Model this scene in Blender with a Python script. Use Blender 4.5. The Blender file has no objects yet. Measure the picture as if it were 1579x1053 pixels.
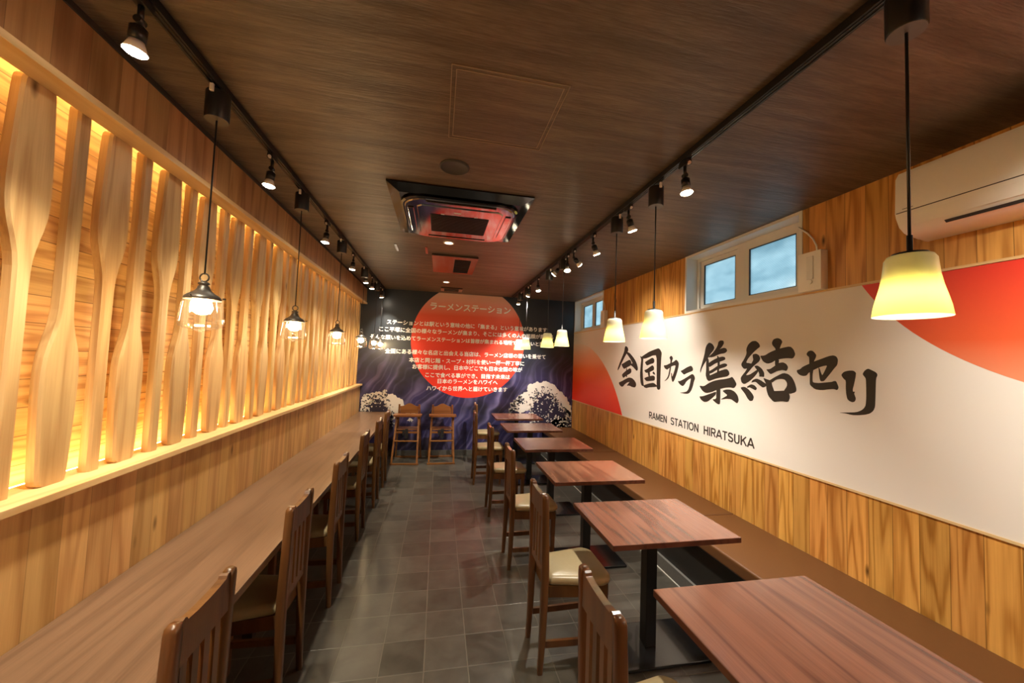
import bpy, bmesh, math, random
from mathutils import Vector, Matrix

# ------------------------------------------------------------------ camera, world, exposure
S = bpy.context.scene
COL = S.collection
PI = math.pi
FPX, YAW, PITCH, ROLL = 568.98, 0.193222, 0.0482856, 0.037001
cam_d = bpy.data.cameras.new('camera')
cam_d.sensor_fit = 'HORIZONTAL'; cam_d.sensor_width = 36.0
cam_d.lens = 36.0 * FPX / 1579.0
cam_d.clip_start = 0.05; cam_d.clip_end = 60
cam = bpy.data.objects.new('camera', cam_d); COL.objects.link(cam)
_f = Vector((math.sin(YAW)*math.cos(PITCH), math.cos(YAW)*math.cos(PITCH), math.sin(PITCH)))
_r = Vector((math.cos(YAW), -math.sin(YAW), 0)); _u = _r.cross(_f)
_r2 = _r*math.cos(ROLL) + _u*math.sin(ROLL); _u2 = -_r*math.sin(ROLL) + _u*math.cos(ROLL)
cam.matrix_world = Matrix(((_r2.x,_u2.x,-_f.x,0),(_r2.y,_u2.y,-_f.y,0),(_r2.z,_u2.z,-_f.z,1.6),(0,0,0,1)))
S.camera = cam
S.view_settings.view_transform = 'Standard'
S.view_settings.look = 'None'
S.view_settings.gamma = 1.0
S.view_settings.use_curve_mapping = False
S.view_settings.exposure = 1.45
S.cycles.use_denoising = True
S.cycles.max_bounces = 8
S.cycles.transparent_max_bounces = 12
S.cycles.sample_clamp_indirect = 6.0
S.cycles.caustics_reflective = False
S.cycles.caustics_refractive = False
wd = bpy.data.worlds.new('overcast_sky'); S.world = wd; wd.use_nodes = True
_bg = wd.node_tree.nodes['Background']
_bg.inputs[0].default_value = (0.64, 0.76, 0.81, 1); _bg.inputs[1].default_value = 0.8

# lamp strengths (the room's own lamps)
W_PENDANT_GLASS = 80.0      # emission strength of the clear-glass pendant bulbs
W_PENDANT_WHITE = 16.0      # bulbs inside the white shades
P_SPOT_L, P_SPOT_R = 26.0, 46.0   # track spots, watts
W_LED = 11.5                # hidden LED strips behind the oars

# ------------------------------------------------------------------ room numbers (metres, camera above the origin)
YB, YF = 6.155, -1.6        # back wall, wall behind the camera
ZC = 2.655                  # ceiling
XR = 2.315                  # right wall face
XL = -1.19                  # lower left wall face
XH = -1.165                 # header board above the oars
XN = -1.40                  # back of the lit niche
CT = 0.70                   # counter height

# ------------------------------------------------------------------ materials
def _new(name):
    m = bpy.data.materials.new(name); m.use_nodes = True
    nt = m.node_tree; b = nt.nodes['Principled BSDF']
    return m, nt, b
def N(nt, typ, **kw):
    n = nt.nodes.new(typ)
    for k, v in kw.items(): setattr(n, k, v)
    return n
def val(nt, x, sock):
    if isinstance(x, (int, float)): sock.default_value = x
    else: nt.links.new(x, sock)
def math_(nt, op, a, b=0.0, c=None):
    n = N(nt, 'ShaderNodeMath', operation=op)
    val(nt, a, n.inputs[0]); val(nt, b, n.inputs[1])
    if c is not None: val(nt, c, n.inputs[2])
    return n.outputs[0]
def ramp(nt, fac, stops):
    n = N(nt, 'ShaderNodeValToRGB'); e = n.color_ramp.elements
    while len(e) < len(stops): e.new(0.5)
    for i, (p, c) in enumerate(stops):
        e[i].position = p; e[i].color = (*c, 1)
    nt.links.new(fac, n.inputs[0]); return n.outputs[0]
def mixc(nt, fac, a, b, mode='MIX'):
    n = N(nt, 'ShaderNodeMix', data_type='RGBA', blend_type=mode)
    val(nt, fac, n.inputs[0])
    for s, x in ((n.inputs[6], a), (n.inputs[7], b)):
        if isinstance(x, tuple): s.default_value = (*x, 1)
        else: nt.links.new(x, s)
    return n.outputs[2]
def coords(nt):
    tc = N(nt, 'ShaderNodeTexCoord'); sp = N(nt, 'ShaderNodeSeparateXYZ')
    nt.links.new(tc.outputs['Object'], sp.inputs[0])
    return tc.outputs['Object'], sp.outputs
def comb(nt, x, y, z):
    n = N(nt, 'ShaderNodeCombineXYZ')
    for s, v in zip(n.inputs, (x, y, z)): val(nt, v, s)
    return n.outputs[0]
def noise(nt, vec, scale, detail=3.0, rough=0.55, dist=0.0):
    n = N(nt, 'ShaderNodeTexNoise')
    nt.links.new(vec, n.inputs['Vector'])
    n.inputs['Scale'].default_value = scale; n.inputs['Detail'].default_value = detail
    n.inputs['Roughness'].default_value = rough; n.inputs['Distortion'].default_value = dist
    return n.outputs[0]
def bump(nt, b, h, strength, dist=0.01):
    n = N(nt, 'ShaderNodeBump'); n.inputs['Strength'].default_value = strength
    n.inputs['Distance'].default_value = dist
    nt.links.new(h, n.inputs['Height']); nt.links.new(n.outputs[0], b.inputs['Normal'])

def plain(name, c, rough=0.5, metal=0.0, spec=0.5, emit=None, es=0.0, coat=0.0, speck=0.0):
    m, nt, b = _new(name)
    b.inputs['Base Color'].default_value = (*c, 1); b.inputs['Roughness'].default_value = rough
    b.inputs['Metallic'].default_value = metal; b.inputs['Specular IOR Level'].default_value = spec
    b.inputs['Coat Weight'].default_value = coat
    if emit: b.inputs['Emission Color'].default_value = (*emit, 1); b.inputs['Emission Strength'].default_value = es
    if speck:
        v, _ = coords(nt)
        n = noise(nt, v, 60, 4)
        nt.links.new(mixc(nt, n, tuple(x*(1-speck) for x in c), tuple(min(1, x*(1+speck)) for x in c)), b.inputs['Base Color'])
    return m

def wood(name, light, dark, grain='Z', across='Y', plank=None, rough=0.5, vary=0.25, ring=9.0, kn=0.0, gap=0.02, coat=0.0, spec=0.4, perobj=False, fine=0.5, contrast=1.0, gapdark=0.35):
    """boards: `grain` is the axis the fibres run along, `across` the axis the planks repeat along"""
    m, nt, b = _new(name)
    v, o = coords(nt); ix = 'XYZ'
    g, a = o[ix.index(grain)], o[ix.index(across)]
    t = o[[i for i in range(3) if ix[i] not in (grain, across)][0]] if grain != across else o[0]
    if plank:
        q = math_(nt, 'DIVIDE', a, plank); pid = math_(nt, 'FLOOR', q); fr = math_(nt, 'FRACT', q)
    else:
        pid = None; fr = None
    wn = N(nt, 'ShaderNodeTexWhiteNoise', noise_dimensions='1D')
    if perobj:
        oi = N(nt, 'ShaderNodeObjectInfo'); seed = math_(nt, 'MULTIPLY', oi.outputs['Random'], 97.0)
        if pid is not None: seed = math_(nt, 'ADD', seed, pid)
        nt.links.new(seed, wn.inputs['W'])
    elif pid is not None: nt.links.new(pid, wn.inputs['W'])
    else: wn.inputs['W'].default_value = 3.7
    rnd = wn.outputs[0]
    off = math_(nt, 'MULTIPLY', rnd, 37.0)
    vec = comb(nt, math_(nt, 'MULTIPLY_ADD', a, 8.0, off), math_(nt, 'MULTIPLY_ADD', g, 0.6, off), math_(nt, 'MULTIPLY', t, 8.0))
    n1 = noise(nt, vec, 1.0, 2.0, 0.45)
    rings = math_(nt, 'SINE', math_(nt, 'MULTIPLY', n1, ring*6.283))
    rings = math_(nt, 'MULTIPLY_ADD', rings, 0.5, 0.5)
    rings = math_(nt, 'POWER', rings, 2.4)
    vf = comb(nt, math_(nt, 'MULTIPLY_ADD', a, 160.0, off), math_(nt, 'MULTIPLY', g, 4.0), math_(nt, 'MULTIPLY', t, 160.0))
    n2 = noise(nt, vf, 1.0, 3.0)
    n3 = noise(nt, comb(nt, math_(nt, 'MULTIPLY_ADD', a, 14.0, off), math_(nt, 'MULTIPLY', g, 1.1), math_(nt, 'MULTIPLY', t, 14.0)), 1.0, 4.0)
    fac = math_(nt, 'ADD', math_(nt, 'MULTIPLY', rings, 0.62*contrast), math_(nt, 'MULTIPLY', math_(nt, 'SUBTRACT', n2, 0.5), fine))
    fac = math_(nt, 'ADD', fac, math_(nt, 'MULTIPLY', math_(nt, 'SUBTRACT', n3, 0.35), 0.9*contrast))
    n = N(nt, 'ShaderNodeClamp'); nt.links.new(fac, n.inputs[0]); fac = n.outputs[0]
    c = mixc(nt, fac, light, dark)
    br = math_(nt, 'MULTIPLY_ADD', rnd, 2*vary, 1.0 - vary)
    hs = N(nt, 'ShaderNodeHueSaturation'); nt.links.new(c, hs.inputs['Color']); nt.links.new(br, hs.inputs['Value'])
    wn2 = N(nt, 'ShaderNodeTexWhiteNoise', noise_dimensions='1D'); nt.links.new(math_(nt, 'ADD', off, 5.3), wn2.inputs['W'])
    nt.links.new(math_(nt, 'MULTIPLY_ADD', wn2.outputs[0], 0.012, 0.491), hs.inputs['Hue'])
    c = hs.outputs[0]
    if kn:
        vo = N(nt, 'ShaderNodeTexVoronoi', feature='F1')
        nt.links.new(comb(nt, math_(nt, 'MULTIPLY_ADD', a, 9.0, off), math_(nt, 'MULTIPLY_ADD', g, 3.2, off), math_(nt, 'MULTIPLY', t, 4.0)), vo.inputs['Vector'])
        vo.inputs['Scale'].default_value = 1.0
        sp = N(nt, 'ShaderNodeSeparateColor'); nt.links.new(vo.outputs['Color'], sp.inputs[0])
        keep = math_(nt, 'LESS_THAN', sp.outputs[0], kn)
        d = math_(nt, 'SUBTRACT', 1.0, math_(nt, 'SMOOTH_MIN', math_(nt, 'MULTIPLY', vo.outputs['Distance'], 7.0), 1.0, 0.1))
        c = mixc(nt, math_(nt, 'MULTIPLY', math_(nt, 'MULTIPLY', d, keep), 1.25), c, tuple(x*0.28 for x in dark))
    h = math_(nt, 'MULTIPLY', n2, 0.3)
    if plank:
        e = math_(nt, 'MINIMUM', fr, math_(nt, 'SUBTRACT', 1.0, fr))
        gapm = math_(nt, 'LESS_THAN', e, gap)
        c = mixc(nt, math_(nt, 'MULTIPLY', gapm, 1.0-gapdark), c, tuple(x*0.25 for x in dark))
        h = math_(nt, 'SUBTRACT', h, math_(nt, 'MULTIPLY', gapm, 1.0))
    nt.links.new(c, b.inputs['Base Color'])
    b.inputs['Roughness'].default_value = rough; b.inputs['Specular IOR Level'].default_value = spec
    b.inputs['Coat Weight'].default_value = coat; b.inputs['Coat Roughness'].default_value = 0.2
    bump(nt, b, h, 0.25, 0.004)
    return m

M = {}
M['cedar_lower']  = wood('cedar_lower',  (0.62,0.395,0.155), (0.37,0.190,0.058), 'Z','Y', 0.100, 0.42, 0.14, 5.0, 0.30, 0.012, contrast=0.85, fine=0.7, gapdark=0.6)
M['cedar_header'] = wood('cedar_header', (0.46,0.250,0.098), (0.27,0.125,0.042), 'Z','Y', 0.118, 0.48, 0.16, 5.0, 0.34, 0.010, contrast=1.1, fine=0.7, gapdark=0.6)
M['cedar_right']  = wood('cedar_right',  (0.66,0.345,0.082), (0.34,0.135,0.020), 'Z','Y', 0.108, 0.40, 0.15, 8.0, 0.24, 0.014, contrast=1.05, fine=0.7)
M['cedar_niche']  = wood('cedar_niche',  (0.74,0.470,0.180), (0.38,0.175,0.045), 'Y','Z', 0.098, 0.5, 0.14, 10.0, 0.25, 0.018, contrast=0.9, fine=0.7)
M['pine_trim']    = wood('pine_trim',    (0.74,0.540,0.270), (0.56,0.350,0.140), 'Y','Z', None, 0.45, 0.05, 4.0, 0.0)
M['oar_wood']     = wood('oar_wood',     (0.60,0.415,0.185), (0.32,0.165,0.050), 'Z','Y', None, 0.5, 0.14, 6.0, 0.50, perobj=True, contrast=0.75, fine=0.7)
M['walnut_counter'] = wood('walnut_counter', (0.190,0.113,0.066), (0.085,0.046,0.026), 'Y','X', None, 0.30, 0.02, 5.0, 0.0, fine=0.9, contrast=0.55, spec=0.5)
M['walnut_table'] = wood('walnut_table', (0.250,0.108,0.064), (0.082,0.031,0.020), 'Y','X', None, 0.20, 0.05, 4.5, 0.0, fine=0.7, contrast=0.85, spec=0.55, perobj=True, coat=0.5)
M['table_edge']   = wood('table_edge',   (0.15,0.055,0.028), (0.08,0.026,0.014), 'Y','Z', None, 0.4, 0.05, 4.0, 0.0)
M['chair_wood']   = wood('chair_wood',   (0.150,0.066,0.020), (0.070,0.027,0.009), 'Z','Y', None, 0.28, 0.08, 4.0, 0.0, coat=0.4, perobj=True)
M['highchair_wood'] = wood('highchair_wood', (0.27,0.115,0.032), (0.165,0.062,0.016), 'X','Z', None, 0.35, 0.05, 4.0, 0.0, coat=0.2, perobj=True)
M['cream_vinyl'] = plain('cream_vinyl', (0.36,0.285,0.155), 0.30, spec=0.5, speck=0.06)
M['brown_vinyl'] = plain('brown_vinyl', (0.118,0.048,0.016), 0.42, spec=0.4, speck=0.06)
M['dark_vinyl']  = plain('dark_vinyl', (0.012,0.010,0.008), 0.45, speck=0.1)
M['black_metal'] = plain('black_metal', (0.008,0.008,0.009), 0.38, speck=0.1)
M['black_gloss'] = plain('black_gloss', (0.012,0.012,0.013), 0.16, coat=0.3, speck=0.05)
M['grey_cap']    = plain('grey_cap', (0.13,0.12,0.105), 0.4, 0.6, speck=0.1)
M['white_plastic'] = plain('white_plastic', (0.88,0.85,0.78), 0.35, speck=0.02)
M['white_cap']   = plain('white_cap', (0.75,0.72,0.68), 0.5)
M['window_white'] = plain('window_white', (0.76,0.74,0.68), 0.4, speck=0.02)
M['alu_frame']   = plain('alu_frame', (0.70,0.68,0.62), 0.35, speck=0.02)
M['dark_seal']   = plain('dark_seal', (0.03,0.03,0.03), 0.6)
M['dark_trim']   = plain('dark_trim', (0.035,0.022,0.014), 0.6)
M['grey_grille'] = plain('grey_grille', (0.03,0.024,0.020), 0.6, speck=0.2)
M['cassette_body'] = plain('cassette_body', (0.30,0.29,0.29), 0.09, 1.0, speck=0.02)
M['cassette_dark'] = plain('cassette_dark', (0.006,0.006,0.006), 0.5)
M['cassette_frame'] = plain('cassette_frame', (0.085,0.082,0.080), 0.12, 1.0, speck=0.02)
M['hatch_rim'] = plain('hatch_rim', (0.34,0.25,0.17), 0.4, 0.3, speck=0.1)
M['vent_panel']  = plain('vent_panel', (0.34,0.32,0.31), 0.16, 1.0, speck=0.03)
M['ink']         = plain('ink', (0.020,0.015,0.010), 0.6)
M['strap']       = plain('strap', (0.008,0.008,0.008), 0.7)
M['print_white'] = plain('print_white', (0.90,0.88,0.84), 0.5)
M['foam_white']  = plain('foam_white', (0.76,0.73,0.68), 0.55)
M['wave_navy']   = plain('wave_navy', (0.022,0.020,0.050), 0.5)
M['back_plain']  = plain('back_plain', (0.30,0.20,0.11), 0.6, speck=0.05)
M['fascia_tile'] = plain('fascia_tile', (0.11,0.105,0.095), 0.4, speck=0.2)
M['bulb_warm']   = plain('bulb_warm', (1,0.9,0.7), 0.4, emit=(1.0,0.74,0.40), es=W_PENDANT_GLASS)
M['bulb_shade']  = plain('bulb_shade', (1,0.9,0.7), 0.4, emit=(1.0,0.86,0.52), es=W_PENDANT_WHITE)
M['spot_face']   = plain('spot_face', (1,0.95,0.85), 0.4, emit=(1.0,0.88,0.68), es=26.0)
M['spot_face_right'] = plain('spot_face_right', (1,0.95,0.85), 0.4, emit=(1.0,0.86,0.60), es=26.0)
M['downlight_face'] = plain('downlight_face', (0.9,0.85,0.75), 0.4, emit=(1.0,0.82,0.58), es=2.2)
M['led_strip']   = plain('led_strip', (1,0.9,0.7), 0.4, emit=(1.0,0.72,0.27), es=W_LED)

def mat_ceiling():
    m, nt, b = _new('ceiling_paper'); v, o = coords(nt)
    n1 = noise(nt, comb(nt, math_(nt,'MULTIPLY',o[0],1.6), math_(nt,'MULTIPLY',o[1],16.0), 0.0), 1.0, 6.0, 0.6, 0.6)
    n2 = noise(nt, comb(nt, math_(nt,'MULTIPLY',o[0],14.0), math_(nt,'MULTIPLY',o[1],120.0), 0.0), 1.0, 3.0)
    n3 = noise(nt, comb(nt, math_(nt,'MULTIPLY',o[0],0.5), math_(nt,'MULTIPLY',o[1],2.2), 0.0), 1.0, 3.0)
    f = math_(nt,'ADD', math_(nt,'MULTIPLY',n1,0.6), math_(nt,'ADD', math_(nt,'MULTIPLY',n2,0.25), math_(nt,'MULTIPLY',n3,0.3)))
    nt.links.new(ramp(nt, f, [(0.36,(0.048,0.033,0.023)),(0.55,(0.104,0.073,0.050)),(0.74,(0.190,0.138,0.097))]), b.inputs['Base Color'])
    b.inputs['Roughness'].default_value = 0.42; b.inputs['Specular IOR Level'].default_value = 0.42
    bump(nt, b, math_(nt,'ADD', n1, math_(nt,'MULTIPLY',n2,0.35)), 0.75, 0.008)
    return m
M['ceiling_paper'] = mat_ceiling()

def mat_floor():
    m, nt, b = _new('floor_tile'); v, o = coords(nt); T = 0.2235
    qx = math_(nt,'DIVIDE', math_(nt,'ADD',o[0],TILE_X0), T); qy = math_(nt,'DIVIDE', math_(nt,'ADD',o[1],TILE_Y0), T)
    fx, fy = math_(nt,'FRACT',qx), math_(nt,'FRACT',qy)
    ex = math_(nt,'MINIMUM',fx, math_(nt,'SUBTRACT',1.0,fx)); ey = math_(nt,'MINIMUM',fy, math_(nt,'SUBTRACT',1.0,fy))
    e = math_(nt,'MINIMUM',ex,ey)
    grout = N(nt,'ShaderNodeMapRange'); nt.links.new(e, grout.inputs[0]); grout.inputs[1].default_value = 0.006; grout.inputs[2].default_value = 0.016
    grout.inputs[3].default_value = 1.0; grout.inputs[4].default_value = 0.0
    wn = N(nt,'ShaderNodeTexWhiteNoise', noise_dimensions='2D')
    nt.links.new(comb(nt, math_(nt,'FLOOR',qx), math_(nt,'FLOOR',qy), 0.0), wn.inputs['Vector'])
    r = wn.outputs[0]
    n1 = noise(nt, comb(nt, math_(nt,'MULTIPLY_ADD',r,9.0,o[0]), math_(nt,'MULTIPLY_ADD',r,5.0,o[1]), 0.0), 9.0, 4.0, 0.55, 0.4)
    n2 = noise(nt, v, 70.0, 3.0)
    f = math_(nt,'ADD', math_(nt,'MULTIPLY',n1,0.75), math_(nt,'MULTIPLY',r,0.30))
    c = ramp(nt, f, [(0.25,(0.046,0.041,0.033)),(0.55,(0.080,0.072,0.059)),(0.90,(0.125,0.113,0.094))])
    c = mixc(nt, math_(nt,'MULTIPLY', grout.outputs[0], 0.45), c, (0.20,0.18,0.145))
    nt.links.new(c, b.inputs['Base Color'])
    nt.links.new(math_(nt,'MULTIPLY_ADD', n1, 0.16, 0.24), b.inputs['Roughness']); b.inputs['Specular IOR Level'].default_value = 0.5
    bump(nt, b, math_(nt,'SUBTRACT', math_(nt,'MULTIPLY',n2,0.12), grout.outputs[0]), 0.35, 0.003)
    return m
TILE_X0, TILE_Y0 = 0.2235*20 + 0.005, 0.2235*20 + 0.02
M['floor_tile'] = mat_floor()

def mat_back_mural():
    m, nt, b = _new('night_print'); v, o = coords(nt)   # x, z in metres
    d1 = noise(nt, comb(nt, o[0], 0.0, o[2]), 1.3, 2.0)
    ang = math_(nt,'ADD', math_(nt,'MULTIPLY',o[0],0.9), math_(nt,'MULTIPLY',o[2],-0.5))
    s = math_(nt,'SINE', math_(nt,'ADD', math_(nt,'MULTIPLY',ang,20.0), math_(nt,'MULTIPLY',d1,13.0)))
    s2 = math_(nt,'SINE', math_(nt,'ADD', math_(nt,'MULTIPLY',ang,52.0), math_(nt,'MULTIPLY',d1,38.0)))
    line = math_(nt,'ADD', math_(nt,'POWER', math_(nt,'MULTIPLY_ADD',s,0.5,0.5), 9.0), math_(nt,'MULTIPLY', math_(nt,'POWER', math_(nt,'MULTIPLY_ADD',s2,0.5,0.5), 8.0), 0.5))
    n2 = noise(nt, comb(nt, o[0], 0.0, o[2]), 2.1, 3.0)
    low = N(nt,'ShaderNodeMapRange'); nt.links.new(o[2], low.inputs[0]); low.inputs[1].default_value = 1.75; low.inputs[2].default_value = 0.95
    patch = N(nt,'ShaderNodeMapRange'); nt.links.new(n2, patch.inputs[0]); patch.inputs[1].default_value = 0.36; patch.inputs[2].default_value = 0.66
    base = mixc(nt, low.outputs[0], (0.020,0.025,0.033), (0.012,0.011,0.024))
    base = mixc(nt, math_(nt,'MULTIPLY', math_(nt,'MULTIPLY', patch.outputs[0], low.outputs[0]), 0.85), base, (0.060,0.050,0.185))
    c = mixc(nt, math_(nt,'MULTIPLY', math_(nt,'MULTIPLY', line, low.outputs[0]), math_(nt,'MULTIPLY_ADD', patch.outputs[0], 0.75, 0.30)), base, (0.165,0.145,0.300))
    nt.links.new(c, b.inputs['Base Color']); b.inputs['Roughness'].default_value = 0.38
    return m
M['night_print'] = mat_back_mural()

def mat_zramp(name, stops, z0, z1, rough=0.45):
    m, nt, b = _new(name); v, o = coords(nt)
    mr = N(nt,'ShaderNodeMapRange'); nt.links.new(o[2], mr.inputs[0]); mr.inputs[1].default_value = z0; mr.inputs[2].default_value = z1
    nt.links.new(ramp(nt, mr.outputs[0], stops), b.inputs['Base Color']); b.inputs['Roughness'].default_value = rough
    return m
RED = (0.80,0.035,0.018)
M['sun_back']  = mat_zramp('sun_back', [(0.0,(0.92,0.036,0.018)),(0.5,(0.88,0.055,0.026)),(0.78,(0.80,0.105,0.045)),(1.0,(0.80,0.50,0.39))], 0.94, 2.66)  # printed fade, with some of the light on the wall painted in
M['sun_left']  = mat_zramp('sun_left', [(0.0,(0.88,0.030,0.008)),(0.30,(0.88,0.070,0.008)),(0.55,(0.86,0.20,0.045)),(0.8,(0.84,0.48,0.32)),(1.0,(0.80,0.75,0.68))], 0.94, 1.92)
M['sun_right'] = mat_zramp('sun_right', [(0.0,(0.80,0.36,0.20)),(0.45,(0.74,0.10,0.03)),(1.0,(0.72,0.035,0.02))], 1.50, 2.09)
def mat_paper():
    m, nt, b = _new('mural_white'); v, o = coords(nt)
    b.inputs['Base Color'].default_value = (0.78,0.745,0.70,1); b.inputs['Roughness'].default_value = 0.5
    bump(nt, b, noise(nt, v, 180.0, 2.0), 0.03, 0.002); return m
M['mural_white'] = mat_paper()

def mat_glass(name, tint, gl=0.10):
    m, nt, b = _new(name); out = nt.nodes['Material Output']
    tr = N(nt,'ShaderNodeBsdfTransparent'); tr.inputs[0].default_value = (*tint, 1)
    g = N(nt,'ShaderNodeBsdfGlossy'); g.inputs['Roughness'].default_value = 0.05
    lw = N(nt,'ShaderNodeLayerWeight'); lw.inputs['Blend'].default_value = 0.35
    mx = N(nt,'ShaderNodeMixShader')
    nt.links.new(math_(nt,'MULTIPLY_ADD', lw.outputs['Facing'], 0.45, gl), mx.inputs[0])
    tl = N(nt,'ShaderNodeBsdfTranslucent'); tl.inputs[0].default_value = (0.9,0.88,0.82,1)
    m0 = N(nt,'ShaderNodeMixShader'); m0.inputs[0].default_value = 0.007
    nt.links.new(tr.outputs[0], m0.inputs[1]); nt.links.new(tl.outputs[0], m0.inputs[2])
    nt.links.new(m0.outputs[0], mx.inputs[1]); nt.links.new(g.outputs[0], mx.inputs[2]); nt.links.new(mx.outputs[0], out.inputs[0])
    return m
M['clear_glass'] = mat_glass('clear_glass', (0.97,0.95,0.92), 0.05)

def mat_frosted():
    m, nt, b = _new('frosted_glass'); out = nt.nodes['Material Output']; v, o = coords(nt)
    # wired glass: fine diagonal wires
    d1 = math_(nt,'FRACT', math_(nt,'MULTIPLY', math_(nt,'ADD',o[1],o[2]), 55.0)); d2 = math_(nt,'FRACT', math_(nt,'MULTIPLY', math_(nt,'SUBTRACT',o[1],o[2]), 55.0))
    w = math_(nt,'MAXIMUM', math_(nt,'LESS_THAN',d1,0.10), math_(nt,'LESS_THAN',d2,0.10))
    n = noise(nt, comb(nt, 0.0, math_(nt,'MULTIPLY',o[1],2.0), math_(nt,'MULTIPLY',o[2],5.0)), 1.6, 3.0)
    c = ramp(nt, n, [(0.3,(0.46,0.60,0.66)),(0.7,(0.72,0.84,0.88))])
    c = mixc(nt, math_(nt,'MULTIPLY',w,0.35), c, (0.18,0.22,0.24))
    t = N(nt,'ShaderNodeBsdfTranslucent'); nt.links.new(c, t.inputs[0])
    g = N(nt,'ShaderNodeBsdfGlossy'); g.inputs['Roughness'].default_value = 0.15
    mx = N(nt,'ShaderNodeMixShader'); mx.inputs[0].default_value = 0.06
    nt.links.new(t.outputs[0], mx.inputs[1]); nt.links.new(g.outputs[0], mx.inputs[2]); nt.links.new(mx.outputs[0], out.inputs[0])
    return m
M['frosted_glass'] = mat_frosted()

def mat_shade():
    m, nt, b = _new('milk_glass'); out = nt.nodes['Material Output']; v, o = coords(nt)
    thin = N(nt,'ShaderNodeMapRange', interpolation_type='SMOOTHSTEP'); nt.links.new(o[2], thin.inputs[0])       # painted bulb glow: glass made more translucent towards the rim
    thin.inputs[1].default_value = 1.870; thin.inputs[2].default_value = 1.800; thin.inputs[3].default_value = 0.06; thin.inputs[4].default_value = 0.34
    d = N(nt,'ShaderNodeBsdfDiffuse'); d.inputs[0].default_value = (0.66,0.65,0.60,1)
    t = N(nt,'ShaderNodeBsdfTranslucent'); t.inputs[0].default_value = (0.86,0.80,0.22,1)  # yellow of the glow, put into the glass colour
    g = N(nt,'ShaderNodeBsdfGlossy'); g.inputs['Roughness'].default_value = 0.06
    fr = N(nt,'ShaderNodeLayerWeight'); fr.inputs['Blend'].default_value = 0.5
    m1 = N(nt,'ShaderNodeMixShader'); nt.links.new(thin.outputs[0], m1.inputs[0])
    m2 = N(nt,'ShaderNodeMixShader'); nt.links.new(math_(nt,'MULTIPLY_ADD', math_(nt,'POWER', fr.outputs['Facing'], 3.0), 0.35, 0.03), m2.inputs[0])
    nt.links.new(d.outputs[0], m1.inputs[1]); nt.links.new(t.outputs[0], m1.inputs[2])
    nt.links.new(m1.outputs[0], m2.inputs[1]); nt.links.new(g.outputs[0], m2.inputs[2]); nt.links.new(m2.outputs[0], out.inputs[0])
    return m
M['milk_glass'] = mat_shade()

# ------------------------------------------------------------------ mesh helpers
def bm_box(bm, x0, x1, y0, y1, z0, z1, mi=0, bevel=0.0, seg=2):
    vs = [bm.verts.new((x, y, z)) for x in (x0, x1) for y in (y0, y1) for z in (z0, z1)]
    F = [(0,1,3,2),(4,6,7,5),(0,4,5,1),(2,3,7,6),(0,2,6,4),(1,5,7,3)]
    fs = [bm.faces.new([vs[i] for i in f]) for f in F]
    for f in fs: f.material_index = mi
    if bevel:
        es = list({e for f in fs for e in f.edges})
        r = bmesh.ops.bevel(bm, geom=es, offset=bevel, segments=seg, profile=0.7, affect='EDGES')
        for f in r['faces']: f.material_index = mi
    return bm
def bm_loft(bm, rings, close=True, cap=True, mi=0, smooth=False):
    R = [[bm.verts.new(p) for p in r] for r in rings]
    n = len(R[0])
    for a, b in zip(R, R[1:]):
        for i in range(n if close else n-1):
            f = bm.faces.new((a[i], a[(i+1) % n], b[(i+1) % n], b[i])); f.material_index = mi; f.smooth = smooth
    if cap:
        f = bm.faces.new(R[0][::-1]); f.material_index = mi
        f = bm.faces.new(R[-1]); f.material_index = mi
    return R
def bm_cyl(bm, p0, p1, r0, r1=None, n=16, mi=0, cap=True):
    p0, p1 = Vector(p0), Vector(p1); r1 = r0 if r1 is None else r1
    d = (p1-p0).normalized(); a = d.orthogonal().normalized(); b = d.cross(a)
    ring = lambda p, r: [p + a*math.cos(2*PI*i/n)*r + b*math.sin(2*PI*i/n)*r for i in range(n)]
    bm_loft(bm, [ring(p0, r0), ring(p1, r1)], True, cap, mi, True)
    return bm
def bm_lathe(bm, prof, n=28, c=(0,0,0), mi=0, ribs=0, amp=0.0, cap0=False, cap1=False):
    rings = []
    for r, z in prof:
        rings.append([(c[0]+r*(1+amp*math.cos(ribs*2*PI*i/n))*math.cos(2*PI*i/n), c[1]+r*(1+amp*math.cos(ribs*2*PI*i/n))*math.sin(2*PI*i/n), c[2]+z) for i in range(n)])
    R = bm_loft(bm, rings, True, False, mi, True)
    if cap0: f = bm.faces.new(R[0][::-1]); f.material_index = mi
    if cap1: f = bm.faces.new(R[-1]); f.material_index = mi
    return bm
def bm_tube(bm, pts, r, n=8, mi=0):
    pts = [Vector(p) for p in pts]; rings = []
    up = Vector((0.31, 0.17, 0.93))
    for i, p in enumerate(pts):
        d = (pts[min(i+1, len(pts)-1)] - pts[max(i-1, 0)]).normalized()
        a = d.cross(up).normalized(); b = d.cross(a)
        rings.append([p + a*math.cos(2*PI*k/n)*r + b*math.sin(2*PI*k/n)*r for k in range(n)])
    bm_loft(bm, rings, True, True, mi, True); return bm
def bm_prism(bm, poly, axis, d0, d1, mi=0):
    """poly of 2-D points in the two other axes (cyclic order), extruded along axis from d0 to d1"""
    def P(u, v, d): return {'X': (d, u, v), 'Y': (u, d, v), 'Z': (u, v, d)}[axis]
    A = [bm.verts.new(P(u, v, d0)) for u, v in poly]; B = [bm.verts.new(P(u, v, d1)) for u, v in poly]
    n = len(poly)
    for i in range(n):
        f = bm.faces.new((A[i], A[(i+1) % n], B[(i+1) % n], B[i])); f.material_index = mi
    for R in (A[::-1], B):
        f = bm.faces.new(R); f.material_index = mi
    return bm
def BM(): return bmesh.new()
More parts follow.
